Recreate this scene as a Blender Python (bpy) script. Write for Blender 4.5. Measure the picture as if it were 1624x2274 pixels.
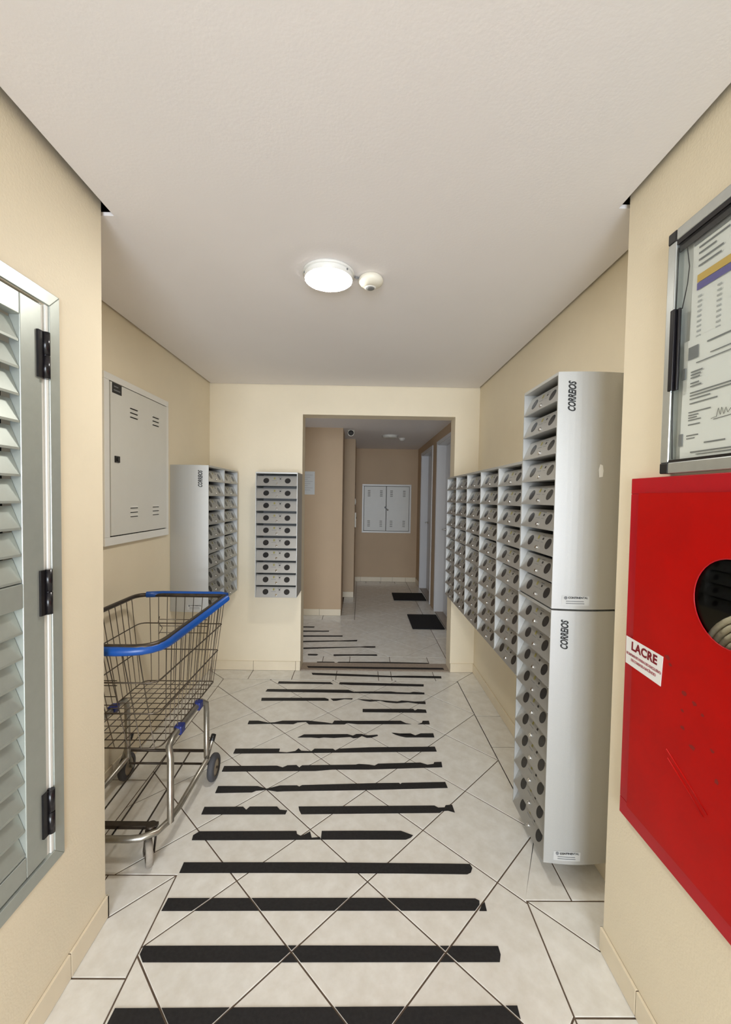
import bpy, math, random
from mathutils import Vector, Matrix

random.seed(7)
scene = bpy.context.scene
for o in list(bpy.data.objects):
    bpy.data.objects.remove(o, do_unlink=True)
C = scene.collection

# ------------------------------------------------------------------ camera
cam_d = bpy.data.cameras.new('camera')
cam = bpy.data.objects.new('camera', cam_d)
C.objects.link(cam)
cam_d.sensor_fit = 'HORIZONTAL'
cam_d.sensor_width = 36.0
cam_d.lens = 926.9 / 1624.0 * 36.0
cam_d.clip_start = 0.02
RIGHT = Vector((0.99982934, -0.00984216, 0.01563411))
DOWN = Vector((0.01527835, -0.03523948, -0.9992621))
FWD = Vector((0.01038584, 0.99933043, -0.0350831))
mw = Matrix.Identity(4)
for i in range(3):
    mw[i][0] = RIGHT[i]
    mw[i][1] = -DOWN[i]
    mw[i][2] = -FWD[i]
mw[2][3] = 1.4712
cam.matrix_world = mw
scene.camera = cam

# ------------------------------------------------------------------ light and exposure
world = bpy.data.worlds.new('world')
scene.world = world
world.use_nodes = True
world.node_tree.nodes['Background'].inputs[0].default_value = (0.75, 0.85, 1.0, 1)
world.node_tree.nodes['Background'].inputs[1].default_value = 0.6
vs = scene.view_settings
vs.view_transform = 'Standard'
vs.look = 'None'
vs.gamma = 1.0
vs.use_curve_mapping = False
vs.exposure = 0.14
scene.cycles.max_bounces = 12
scene.cycles.diffuse_bounces = 8
scene.cycles.glossy_bounces = 6
scene.cycles.sample_clamp_indirect = 6.0


def area(name, loc, rot, sx, sy, power, color):
    l = bpy.data.lights.new(name, 'AREA')
    l.shape = 'RECTANGLE'
    l.size = sx
    l.size_y = sy
    l.energy = power
    l.color = color
    o = bpy.data.objects.new(name, l)
    C.objects.link(o)
    o.location = loc
    o.rotation_euler = rot
    return o


# daylight outside the open entrance doorway behind the photographer
area('entrance_daylight', (0.1, -4.3, 1.35), (math.radians(90), 0, 0), 2.4, 2.5, 330, (0.84, 0.91, 1.0))

# bluish fill light added at the hidden left end to brighten the hall
area('hall_fill_light', (-1.84, 4.35, 1.45), (0, math.radians(-50), 0), 1.1, 0.9, 8, (0.78, 0.88, 1.0))

# ------------------------------------------------------------------ helpers
WM = {}


def tag(o, label, cat, group=None):
    o['label'] = label
    o['category'] = cat
    if group:
        o['group'] = group
    return o


def struct(o):
    o['kind'] = 'structure'
    return o


def thing(name, loc=(0, 0, 0), rz=0.0, label=None, cat=None, group=None):
    o = bpy.data.objects.new(name, None)
    o.empty_display_size = 0.05
    C.objects.link(o)
    o.location = loc
    o.rotation_euler = (0, 0, rz)
    WM[o.name] = Matrix.Translation(Vector(loc)) @ Matrix.Rotation(rz, 4, 'Z')
    if label:
        tag(o, label, cat, group)
    return o


class MB:
    def __init__(s):
        s.v, s.f, s.m, s.sm = [], [], [], []

    def add(s, vs_, fs, mi=0, smooth=False):
        b = len(s.v)
        s.v += [tuple(p) for p in vs_]
        for f in fs:
            s.f.append([b + i for i in f])
            s.m.append(mi)
            s.sm.append(smooth)
        return s

    def box(s, x0, x1, y0, y1, z0, z1, mi=0):
        x0, x1 = min(x0, x1), max(x0, x1)
        y0, y1 = min(y0, y1), max(y0, y1)
        z0, z1 = min(z0, z1), max(z0, z1)
        p = [(x0, y0, z0), (x1, y0, z0), (x1, y1, z0), (x0, y1, z0),
             (x0, y0, z1), (x1, y0, z1), (x1, y1, z1), (x0, y1, z1)]
        return s.add(p, [(0, 3, 2, 1), (4, 5, 6, 7), (0, 1, 5, 4), (1, 2, 6, 5), (2, 3, 7, 6), (3, 0, 4, 7)], mi)

    def prism(s, poly, axis, a, b, mi=0):
        """poly: list of 2D points in the other two axes (x: y,z; y: x,z; z: x,y), extruded from a to b"""
        n = len(poly)

        def P(q, t):
            if axis == 'x':
                return (t, q[0], q[1])
            if axis == 'y':
                return (q[0], t, q[1])
            return (q[0], q[1], t)
        vs_ = [P(q, a) for q in poly] + [P(q, b) for q in poly]
        ar = sum(poly[i][0] * poly[(i + 1) % n][1] - poly[(i + 1) % n][0] * poly[i][1] for i in range(n))
        flip = (ar < 0) ^ (axis == 'y') ^ (a > b)
        lo = list(range(n))
        hi = [n + i for i in range(n)]
        fs = [lo[::-1], hi] + [[i, (i + 1) % n, n + (i + 1) % n, n + i] for i in range(n)]
        if flip:
            fs = [f[::-1] for f in fs]
        return s.add(vs_, fs, mi)

    def tube(s, path, r, n=6, closed=False, mi=0, caps=True):
        pts = [Vector(p) for p in path]
        k = len(pts)
        rings = []
        t0 = (pts[1] - pts[0]).normalized()
        up = Vector((0, 0, 1)) if abs(t0.z) < 0.9 else Vector((0, 1, 0))
        nrm = (up - t0 * up.dot(t0)).normalized()
        for i in range(k):
            if closed:
                t = (pts[(i + 1) % k] - pts[i - 1]).normalized()
            elif i == 0:
                t = t0
            elif i == k - 1:
                t = (pts[-1] - pts[-2]).normalized()
            else:
                a = (pts[i] - pts[i - 1]).normalized()
                b = (pts[i + 1] - pts[i]).normalized()
                t = (a + b)
                t = t.normalized() if t.length > 1e-6 else b
            nrm = (nrm - t * nrm.dot(t))
            if nrm.length < 1e-6:
                nrm = t.orthogonal()
            nrm.normalize()
            bn = t.cross(nrm)
            rings.append([pts[i] + (nrm * math.cos(2 * math.pi * j / n) + bn * math.sin(2 * math.pi * j / n)) * r for j in range(n)])
        vs_ = [p for ring in rings for p in ring]
        fs = []
        for i in range(k if closed else k - 1):
            i2 = (i + 1) % k
            for j in range(n):
                j2 = (j + 1) % n
                fs.append((i * n + j, i2 * n + j, i2 * n + j2, i * n + j2)[::-1])
        s.add(vs_, fs, mi, True)
        if caps and not closed:
            b = len(s.v) - len(vs_)
            s.f.append([b + j for j in range(n)]); s.m.append(mi); s.sm.append(False)
            s.f.append([b + (k - 1) * n + j for j in range(n)][::-1]); s.m.append(mi); s.sm.append(False)
        return s

    def cyl(s, p0, p1, r0, r1=None, n=16, mi=0, smooth=True):
        r1 = r0 if r1 is None else r1
        p0, p1 = Vector(p0), Vector(p1)
        t = (p1 - p0).normalized()
        u = t.orthogonal().normalized()
        w = t.cross(u)
        A = [p0 + (u * math.cos(2 * math.pi * j / n) + w * math.sin(2 * math.pi * j / n)) * r0 for j in range(n)]
        B = [p1 + (u * math.cos(2 * math.pi * j / n) + w * math.sin(2 * math.pi * j / n)) * r1 for j in range(n)]
        b = len(s.v)
        s.add(A + B, [(j, (j + 1) % n, n + (j + 1) % n, n + j) for j in range(n)], mi, smooth)
        s.f.append([b + j for j in range(n)][::-1]); s.m.append(mi); s.sm.append(False)
        s.f.append([b + n + j for j in range(n)]); s.m.append(mi); s.sm.append(False)
        return s

    def lathe(s, c, prof, axis=Vector((0, 0, 1)), n=24, mi=0):
        """prof: list of (radius, offset along axis)"""
        axis = Vector(axis).normalized()
        u = axis.orthogonal().normalized()
        w = axis.cross(u)
        c = Vector(c)
        k = len(prof)
        vs_ = []
        for r, h in prof:
            for j in range(n):
                a = 2 * math.pi * j / n
                vs_.append(c + axis * h + (u * math.cos(a) + w * math.sin(a)) * r)
        fs = []
        for i in range(k - 1):
            for j in range(n):
                j2 = (j + 1) % n
                fs.append((i * n + j, i * n + j2, (i + 1) * n + j2, (i + 1) * n + j))
        return s.add(vs_, fs, mi, True)

    def build(s, name, mats, parent=None, local=False, bevel=0.0, segs=2):
        me = bpy.data.meshes.new(name)
        vs_ = s.v
        if parent is not None and not local and parent.name in WM:
            inv = WM[parent.name].inverted()
            vs_ = [tuple(inv @ Vector(p)) for p in s.v]
        me.from_pydata(vs_, [], s.f)
        if not isinstance(mats, (list, tuple)):
            mats = [mats]
        for m in mats:
            me.materials.append(m)
        me.polygons.foreach_set('material_index', s.m)
        me.polygons.foreach_set('use_smooth', s.sm)
        me.update()
        o = bpy.data.objects.new(name, me)
        C.objects.link(o)
        if parent is not None:
            o.parent = parent
            if parent.name in WM:
                WM[o.name] = WM[parent.name]
        if bevel > 0:
            b = o.modifiers.new('bevel', 'BEVEL')
            b.width = bevel
            b.segments = segs
            b.limit_method = 'ANGLE'
        return o


def inst(name, me, parent, loc=(0, 0, 0), rot=None):
    o = bpy.data.objects.new(name, me)
    C.objects.link(o)
    o.parent = parent
    o.location = loc
    if rot is not None:
        o.rotation_euler = rot
    return o


def text_mesh(s, size, shear=0.0, bold=0.0, depth=0.0004, align='CENTER', space=1.0, xs=1.0):
    cu = bpy.data.curves.new('lettering', 'FONT')
    cu.body = s
    cu.size = size
    cu.shear = shear
    cu.offset = bold
    cu.extrude = depth
    cu.align_x = align
    cu.align_y = 'CENTER'
    cu.space_character = space
    cu.resolution_u = 3
    ob = bpy.data.objects.new('lettering', cu)
    C.objects.link(ob)
    bpy.context.view_layer.update()
    dg = bpy.context.evaluated_depsgraph_get()
    me = bpy.data.meshes.new_from_object(ob.evaluated_get(dg))
    bpy.data.objects.remove(ob, do_unlink=True)
    if xs != 1.0:
        me.transform(Matrix.Diagonal((xs, 1, 1, 1)))
    return me


def place_text(name, s, size, mat, parent, origin, xdir, ydir, **kw):
    """lettering lying in the plane spanned by xdir (reading direction) and ydir (letter up), in the parent's frame"""
    me = text_mesh(s, size, **kw)
    x = Vector(xdir).normalized()
    y = Vector(ydir).normalized()
    z = x.cross(y)
    M = Matrix.Identity(4)
    for i in range(3):
        M[i][0], M[i][1], M[i][2], M[i][3] = x[i], y[i], z[i], origin[i]
    me.transform(M)
    me.materials.clear()
    me.materials.append(mat)
    o = bpy.data.objects.new(name, me)
    C.objects.link(o)
    if parent is not None:
        o.parent = parent
    return o


# ------------------------------------------------------------------ materials
def srgb(r, g, b):
    f = lambda c: (c / 255 / 12.92) if c / 255 <= 0.04045 else ((c / 255 + 0.055) / 1.055) ** 2.4
    return (f(r), f(g), f(b), 1.0)


def mat(name, col, rough=0.5, metal=0.0, noise=0.0, nscale=20.0, bump=0.0, bscale=200.0, spec=0.5, coat=0.0,
        col2=None, rand=0.0, detail=4.0, aniso=None):
    m = bpy.data.materials.new(name)
    m.use_nodes = True
    nt = m.node_tree
    bs = nt.nodes['Principled BSDF']
    bs.inputs['Roughness'].default_value = rough
    bs.inputs['Metallic'].default_value = metal
    bs.inputs['Specular IOR Level'].default_value = spec
    bs.inputs['Coat Weight'].default_value = coat
    bs.inputs['Base Color'].default_value = col
    tc = nt.nodes.new('ShaderNodeTexCoord')
    src = None
    if noise > 0 or col2 is not None:
        nz = nt.nodes.new('ShaderNodeTexNoise')
        nz.inputs['Scale'].default_value = nscale
        nz.inputs['Detail'].default_value = detail
        nz.inputs['Roughness'].default_value = 0.6
        nt.links.new(tc.outputs['Object'], nz.inputs['Vector'])
        rp = nt.nodes.new('ShaderNodeValToRGB')
        rp.color_ramp.elements[0].position = 0.35
        rp.color_ramp.elements[1].position = 0.68
        nt.links.new(nz.outputs['Fac'], rp.inputs['Fac'])
        c2 = col2 if col2 is not None else tuple(c * (1 - noise) for c in col[:3]) + (1,)
        rp.color_ramp.elements[0].color = c2
        rp.color_ramp.elements[1].color = col
        src = rp.outputs['Color']
    if rand > 0:
        oi = nt.nodes.new('ShaderNodeObjectInfo')
        mr = nt.nodes.new('ShaderNodeMapRange')
        mr.inputs['To Min'].default_value = 1 - rand
        mr.inputs['To Max'].default_value = 1.0
        nt.links.new(oi.outputs['Random'], mr.inputs['Value'])
        hs = nt.nodes.new('ShaderNodeHueSaturation')
        hs.inputs['Color'].default_value = col
        if src:
            nt.links.new(src, hs.inputs['Color'])
        nt.links.new(mr.outputs['Result'], hs.inputs['Value'])
        src = hs.outputs['Color']
    if src:
        nt.links.new(src, bs.inputs['Base Color'])
    if bump > 0:
        nb = nt.nodes.new('ShaderNodeTexNoise')
        nb.inputs['Scale'].default_value = bscale
        nb.inputs['Detail'].default_value = 3
        nt.links.new(tc.outputs['Object'], nb.inputs['Vector'])
        bp = nt.nodes.new('ShaderNodeBump')
        bp.inputs['Strength'].default_value = bump
        bp.inputs['Distance'].default_value = 0.002
        nt.links.new(nb.outputs['Fac'], bp.inputs['Height'])
        nt.links.new(bp.outputs['Normal'], bs.inputs['Normal'])
    return m


M = {}
M['wall'] = mat('cream_wall_paint', srgb(232, 221, 197), 0.55, noise=0.04, nscale=3.0, bump=0.25, bscale=160, spec=0.35)
M['hallwall'] = mat('hall_wall_paint', srgb(196, 172, 143), 0.6, noise=0.04, nscale=3.0, bump=0.2, bscale=160, spec=0.3)
M['ceil'] = mat('ceiling_paint', srgb(235, 232, 232), 0.7, noise=0.02, nscale=2.0, bump=0.15, bscale=120, spec=0.2)
M['slab'] = mat('concrete_slab', srgb(90, 80, 72), 0.9, noise=0.2, nscale=8)
M['tile'] = mat('floor_tile_glaze', srgb(236, 235, 230), 0.19, col2=srgb(222, 219, 211), nscale=14, rand=0.05, bump=0.04, bscale=40, spec=0.5)
M['grout'] = mat('grout', srgb(104, 88, 74), 0.9, noise=0.25, nscale=30)
M['base'] = mat('baseboard_tile_glaze', srgb(228, 216, 192), 0.35, noise=0.05, nscale=9, bump=0.05, bscale=60)
M['stone'] = mat('threshold_stone', srgb(168, 154, 140), 0.4, noise=0.2, nscale=60)
M['tape'] = mat('grip_tape', srgb(44, 43, 44), 0.6, noise=0.35, nscale=90, bump=0.5, bscale=900, spec=0.25)
M['silver'] = mat('silver_painted_steel', srgb(188, 189, 187), 0.5, 0.5, noise=0.05, nscale=400, bump=0.08, bscale=700)
M['silver_door'] = mat('silver_grey_enamel', srgb(178, 178, 176), 0.38, 0.65, noise=0.05, nscale=400, bump=0.05, bscale=700)
M['silver_in'] = mat('silver_steel_inside', srgb(150, 151, 150), 0.5, 0.3)
M['dark_in'] = mat('dark_interior', srgb(32, 32, 32), 0.9)
M['disc'] = mat('smoked_acrylic', srgb(38, 38, 40), 0.25, noise=0.3, nscale=120)
M['chrome'] = mat('chrome', srgb(225, 225, 225), 0.12, 1.0)
M['ink'] = mat('black_ink', srgb(18, 18, 18), 0.5)
M['inkgrey'] = mat('grey_ink', srgb(120, 122, 124), 0.7)
M['inklight'] = mat('pale_grey_ink', srgb(176, 178, 180), 0.7)
M['olive'] = mat('olive_ink', srgb(140, 134, 70), 0.6)
M['white'] = mat('white_enamel', srgb(226, 226, 222), 0.35, noise=0.02, nscale=6)
M['panel'] = mat('grey_white_enamel', srgb(214, 214, 208), 0.4, noise=0.03, nscale=8, bump=0.05, bscale=300)
M['alu'] = mat('anodised_aluminium', srgb(176, 182, 176), 0.36, 0.45, noise=0.05, nscale=30)
M['alu_b'] = mat('brushed_aluminium', srgb(196, 200, 198), 0.28, 0.75, noise=0.05, nscale=60)
M['black'] = mat('black_plastic', srgb(24, 23, 24), 0.4)
M['blackg'] = mat('black_glossy_plastic', srgb(20, 18, 22), 0.22)
M['red'] = mat('red_enamel', srgb(182, 6, 2), 0.38, noise=0.12, nscale=7, bump=0.06, bscale=90, spec=0.18)
M['redframe'] = mat('crimson_enamel', srgb(182, 8, 26), 0.3, noise=0.1, nscale=9, spec=0.4)
M['redscuff'] = mat('scuffed_red', srgb(132, 14, 8), 0.55)
M['paper'] = mat('white_paper', srgb(232, 233, 232), 0.8, noise=0.02, nscale=12)
M['papergrey'] = mat('grey_paper', srgb(205, 208, 208), 0.8)
M['gold'] = mat('gold_print', srgb(206, 172, 84), 0.7)
M['indigo'] = mat('indigo_print', srgb(98, 92, 156), 0.7)
M['crimson'] = mat('crimson_ink', srgb(120, 10, 30), 0.6)
M['pink'] = mat('faded_red_ink', srgb(168, 110, 116), 0.7)
M['steel'] = mat('galvanised_steel', srgb(168, 164, 154), 0.32, 0.85, noise=0.2, nscale=25)
M['wire'] = mat('worn_wire', srgb(112, 102, 90), 0.4, 0.8, noise=0.3, nscale=40)
M['darksteel'] = mat('tarnished_steel', srgb(82, 74, 66), 0.42, 0.75, noise=0.3, nscale=30)
M['blue'] = mat('blue_vinyl', srgb(8, 72, 150), 0.32, noise=0.08, nscale=30)
M['navy'] = mat('navy_plastic', srgb(24, 40, 110), 0.4)
M['rubber'] = mat('grey_rubber', srgb(72, 72, 76), 0.7, noise=0.15, nscale=60)
M['worn'] = mat('worn_pale_rubber', srgb(158, 150, 138), 0.7, noise=0.25, nscale=40)
M['hub'] = mat('hub_plastic', srgb(150, 138, 120), 0.5)
M['mat'] = mat('black_doormat', srgb(26, 25, 30), 0.95, noise=0.4, nscale=300, bump=0.6, bscale=600)
M['hose'] = mat('canvas_hose', srgb(215, 206, 182), 0.8, noise=0.2, nscale=120)
M['beige'] = mat('beige_plastic', srgb(228, 224, 210), 0.45)
M['sticker'] = mat('clear_label', srgb(190, 191, 189), 0.45)
M['doorwhite'] = mat('white_door_paint', srgb(220, 222, 226), 0.4)

em = bpy.data.materials.new('lamp_diffuser')
em.use_nodes = True
_b = em.node_tree.nodes['Principled BSDF']
_b.inputs['Base Color'].default_value = (1, 1, 1, 1)
_b.inputs['Emission Color'].default_value = (1.0, 0.965, 0.89, 1)
_b.inputs['Emission Strength'].default_value = 120.0
M['lamp'] = em

gl = bpy.data.materials.new('clear_glass')
gl.use_nodes = True
nt = gl.node_tree
nt.nodes.clear()
_o = nt.nodes.new('ShaderNodeOutputMaterial')
_mx = nt.nodes.new('ShaderNodeMixShader')
_t = nt.nodes.new('ShaderNodeBsdfTransparent')
_t.inputs[0].default_value = (0.97, 0.985, 0.98, 1)
_g = nt.nodes.new('ShaderNodeBsdfGlossy')
_g.inputs['Roughness'].default_value = 0.03
_lw = nt.nodes.new('ShaderNodeLayerWeight')
_pw = nt.nodes.new('ShaderNodeMath')
_pw.operation = 'POWER'
_pw.inputs[1].default_value = 5.0
nt.links.new(_lw.outputs['Facing'], _pw.inputs[0])
_fr = nt.nodes.new('ShaderNodeMath')
_fr.operation = 'MULTIPLY_ADD'
_fr.inputs[1].default_value = 0.6
_fr.inputs[2].default_value = 0.03
nt.links.new(_pw.outputs[0], _fr.inputs[0])
nt.links.new(_fr.outputs[0], _mx.inputs[0])
nt.links.new(_t.outputs[0], _mx.inputs[1])
nt.links.new(_g.outputs[0], _mx.inputs[2])
nt.links.new(_mx.outputs[0], _o.inputs[0])
M['glass'] = gl

# ------------------------------------------------------------------ room measures (metres, camera foot at 0,0)
ZC = 2.39          # main ceiling
ZH = 2.315         # hall ceiling
ZT = 2.62          # top of the walls above the ceiling boards
XL, XR = -1.264, 0.973      # alcove walls
NL, NR = -0.865, 0.812      # entry walls (near the camera)
YL, YR = 1.405, 1.307       # where the entry walls end
YB = 3.488         # back wall face
YB2 = 3.648        # hall side of the back wall
OX0, OX1, OZ = -0.495, 0.772, 2.15   # opening in the back wall
YF = 7.27          # far wall of the hall
Y0 = -2.4          # rear of the entry
HX = 0.977         # hall right wall

# ------------------------------------------------------------------ walls
def holed(m, axis_x0, axis_x1, y0, y1, hy0, hy1, hz0, hz1):
    m.box(axis_x0, axis_x1, y0, hy0, -0.05, ZT)
    m.box(axis_x0, axis_x1, hy1, y1, -0.05, ZT)
    m.box(axis_x0, axis_x1, hy0, hy1, -0.05, hz0)
    m.box(axis_x0, axis_x1, hy0, hy1, hz1, ZT)


m = MB()
holed(m, XL - 0.14, NL, Y0, YL, 0.42, 1.166, 0.448, 1.978)
struct(m.build('wall_left_entry', M['wall']))
m = MB()
m.box(XL - 0.14, XL, YL, YB2, -0.05, ZT)
struct(m.build('wall_left', M['wall']))
m = MB()
holed(m, NR, XR + 0.14, Y0, YR, 0.42, 1.19, 0.57, 1.50)
struct(m.build('wall_right_entry', M['wall']))
m = MB()
m.box(XR, XR + 0.14, YR, YB, -0.05, ZT)
struct(m.build('wall_right', M['wall']))
m = MB()
m.box(XL, OX0, YB, YB2, -0.05, ZT)
m.box(OX1, XR + 0.14, YB, YB2, -0.05, ZT)
m.box(OX0, OX1, YB, YB2, OZ, ZT)
struct(m.build('wall_back', M['wall']))
# rear of the entry with an open doorway to the daylight
m = MB()
m.box(NL, -0.78, Y0 - 0.14, Y0, -0.05, ZT)
m.box(0.76, NR, Y0 - 0.14, Y0, -0.05, ZT)
m.box(-0.78, 0.76, Y0 - 0.14, Y0, 2.22, ZT)
struct(m.build('wall_rear', M['wall']))
# hall
m = MB()
for a, b in ((YB2, 4.42), (5.362, 5.79), (6.76, YF)):
    m.box(HX, HX + 0.16, a, b, -0.05, ZT)
for a, b in ((4.42, 5.362), (5.79, 6.76)):
    m.box(HX, HX + 0.16, a, b, 2.16, ZT)
struct(m.build('wall_hall_right', M['hallwall']))
m = MB()
m.box(-1.9, HX + 0.16, YF, YF + 0.12, -0.05, ZT)
struct(m.build('wall_hall_far', M['hallwall']))
m = MB()
m.box(-1.9, -0.234, 5.135, 5.62, -0.05, ZT)
struct(m.build('wall_hall_pier', M['hallwall']))
m = MB()
m.box(-1.9, -0.096, 6.10, YF, -0.05, ZT)
struct(m.build('wall_hall_left', M['hallwall']))
m = MB()
m.box(-2.0, -1.9, YB2, YF + 0.12, -0.05, ZT)
m.box(-2.0, XL - 0.14, YB2 - 0.14, YB2, -0.05, ZT)
struct(m.build('wall_hall_end', M['hallwall']))
m = MB()
for a, b, c, d in ((3.86, 3.90, 0.86, 2.04), (4.80, 4.84, 0.86, 2.04), (3.90, 4.80, 0.86, 0.90), (3.90, 4.80, 2.00, 2.04), (4.34, 4.36, 0.90, 2.00)):
    m.box(-1.899, -1.87, a, b, c, d)
struct(m.build('added_window_frame', M['white']))  # unseen frame, made up to go around the added hall fill light

# ceilings: gypsum boards hung clear of the entry walls (shadow gap), slab above
m = MB()
out = [(-0.834, Y0), (0.794, Y0), (0.794, 1.335), (0.960, 1.335), (0.960, YB - 0.007), (XL + 0.013, YB - 0.007), (XL + 0.013, 1.425), (-0.834, 1.425)]
m.prism(out, 'z', ZC, ZC + 0.012)
struct(m.build('ceiling', M['ceil']))
m = MB()
m.box(-1.9, HX, YB2, YF, ZH, ZH + 0.03)
struct(m.build('ceiling_hall', M['ceil']))
m = MB()
m.box(-2.0, 1.2, Y0 - 0.14, YF + 0.12, ZT, ZT + 0.08)
struct(m.build('ceiling_slab', M['slab']))

# ------------------------------------------------------------------ floor: grout bed with every tile on it
floor = MB().box(-2.0, 1.2, Y0 - 0.9, YF + 0.1, -0.08, -0.0025).build('floor', M['grout'])
struct(floor)


def clip(poly, a, b):
    """keep the part of poly on the left of a->b"""
    outp = []
    n = len(poly)
    d = lambda p: (b[0] - a[0]) * (p[1] - a[1]) - (b[1] - a[1]) * (p[0] - a[0])
    for i in range(n):
        p, q = poly[i], poly[(i + 1) % n]
        dp, dq = d(p), d(q)
        if dp >= 0:
            outp.append(p)
        if (dp > 0 and dq < 0) or (dp < 0 and dq > 0):
            t = dp / (dp - dq)
            outp.append((p[0] + (q[0] - p[0]) * t, p[1] + (q[1] - p[1]) * t))
    return outp


def clean(poly):
    r = []
    for p in poly:
        if not r or math.hypot(p[0] - r[-1][0], p[1] - r[-1][1]) > 1e-4:
            r.append(p)
    while len(r) > 1 and math.hypot(r[0][0] - r[-1][0], r[0][1] - r[-1][1]) < 1e-4:
        r.pop()
    q = []
    n = len(r)
    for i in range(n):
        a, b, c = r[i - 1], r[i], r[(i + 1) % n]
        if abs((b[0] - a[0]) * (c[1] - b[1]) - (b[1] - a[1]) * (c[0] - b[0])) > 1e-7:
            q.append(b)
    return q


def parea(p):
    return 0.5 * sum(p[i][0] * p[(i + 1) % len(p)][1] - p[(i + 1) % len(p)][0] * p[i][1] for i in range(len(p)))


def inset(poly, g):
    n = len(poly)
    L = []
    for i in range(n):
        a, b = poly[i], poly[(i + 1) % n]
        dx, dy = b[0] - a[0], b[1] - a[1]
        l = math.hypot(dx, dy)
        nx, ny = -dy / l, dx / l
        L.append(((a[0] + nx * g, a[1] + ny * g), (dx / l, dy / l)))
    r = []
    for i in range(n):
        (p, d), (q, e) = L[i - 1], L[i]
        den = d[0] * e[1] - d[1] * e[0]
        if abs(den) < 1e-6:
            r.append(q)
            continue
        t = ((q[0] - p[0]) * e[1] - (q[1] - p[1]) * e[0]) / den
        r.append((p[0] + d[0] * t, p[1] + d[1] * t))
    return r


def tile(poly, parent, g=0.0026, z=0.0, name='floor_tile'):
    p = clean(poly)
    if len(p) < 3:
        return
    if parea(p) < 0:
        p = p[::-1]
    if parea(p) < 6e-4:
        return
    a = inset(p, g)
    b = inset(p, g + 0.0012)
    if parea(b) < 2e-4:
        return
    cx = sum(q[0] for q in p) / len(p)
    cy = sum(q[1] for q in p) / len(p)
    n = len(p)
    dz = random.uniform(-0.0003, 0.0003)
    vs_ = [(q[0] - cx, q[1] - cy, -0.006) for q in a] + [(q[0] - cx, q[1] - cy, -0.0012 + dz) for q in a] + [(q[0] - cx, q[1] - cy, dz) for q in b]
    fs = [tuple(range(2 * n, 3 * n))]
    for k in (0, 1):
        for i in range(n):
            j = (i + 1) % n
            fs.append((k * n + i, k * n + j, (k + 1) * n + j, (k + 1) * n + i))
    me = bpy.data.meshes.new(name)
    me.from_pydata(vs_, [], fs)
    me.materials.append(M['tile'])
    inst(name, me, parent, (cx, cy, z))


def lattice(region, ox, oy, d, par):
    xs = [p[0] for p in region]
    ys = [p[1] for p in region]
    for i in range(int((min(xs) - ox) / d) - 2, int((max(xs) - ox) / d) + 3):
        for j in range(int((min(ys) - oy) / d) - 2, int((max(ys) - oy) / d) + 3):
            if (i + j) % 2 != par:
                continue
            cx, cy = ox + i * d, oy + j * d
            dm = [(cx + d, cy), (cx, cy + d), (cx - d, cy), (cx, cy - d)]
            p = region
            for k in range(4):
                p = clip(p, dm[k], dm[(k + 1) % 4])
                if len(p) < 3:
                    break
            if len(p) >= 3:
                tile(p, floor)


YM = -0.6
lattice([(-0.693, YM), (0.630, YM), (0.630, 1.476), (0.797, 1.476), (0.797, 3.309), (-1.084, 3.309), (-1.084, 1.571), (-0.693, 1.571)],
        0.046, 1.2993, 0.25, 0)
# border strips with mitred corners
ys = [1.476, 1.716, 2.07, 2.423, 2.776, 3.13]
for a, b in zip(ys[:-1], ys[1:]):
    tile([(0.797, a), (XR, a), (XR, b), (0.797, b)], floor)
tile([(0.797, 3.13), (XR, 3.13), (XR, YB), (0.797, 3.309)], floor)
xs = [-0.89, -0.54, -0.185, 0.162, 0.269, 0.624]
for a, b in zip(xs[:-1], xs[1:]):
    tile([(a, 3.309), (b, 3.309), (b, YB), (a, YB)], floor)
tile([(0.624, 3.309), (0.797, 3.309), (XR, YB), (0.624, YB)], floor)
tile([(-1.084, 3.309), (-0.89, 3.309), (-0.89, YB), (XL, YB)], floor)
ys = [1.571, 1.755, 2.11, 2.465, 2.82, 3.175]
for a, b in zip(ys[:-1], ys[1:]):
    tile([(XL, a), (-1.084, a), (-1.084, b), (XL, b)], floor)
tile([(XL, 3.175), (-1.084, 3.175), (-1.084, 3.309), (XL, YB)], floor)
tile([(XL, YL), (-0.955, YL), (-0.955, 1.571), (XL, 1.571)], floor)
tile([(-0.955, YL), (-0.860, YL), (-0.693, 1.571), (-0.955, 1.571)], floor)
tile([(0.803, YR), (XR, YR), (XR, 1.476), (0.630, 1.476)], floor)
ys = [YM, -0.19, 0.165, 0.515, 0.87, 1.224]
for a, b in zip(ys[:-1], ys[1:]):
    tile([(NL, a), (-0.693, a), (-0.693, b), (NL, b)], floor)
tile([(NL, 1.224), (-0.693, 1.224), (-0.693, 1.571), (-0.860, YL), (NL, YL)], floor)
ys = [YM, -0.29, 0.065, 0.42, 0.775, 1.131]
for a, b in zip(ys[:-1], ys[1:]):
    tile([(0.630, a), (NR, a), (NR, b), (0.630, b)], floor)
tile([(0.630, 1.131), (NR, 1.131), (NR, YR), (0.803, YR), (0.630, 1.476)], floor)
# entry floor behind the photographer, plain large tiles
y = YM
while y > Y0 - 0.8:
    for a, b in ((NL, -0.43), (-0.43, 0.0), (0.0, 0.43), (0.43, NR)):
        tile([(a, y - 0.42), (b, y - 0.42), (b, y), (a, y)], floor)
    y -= 0.42
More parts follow.
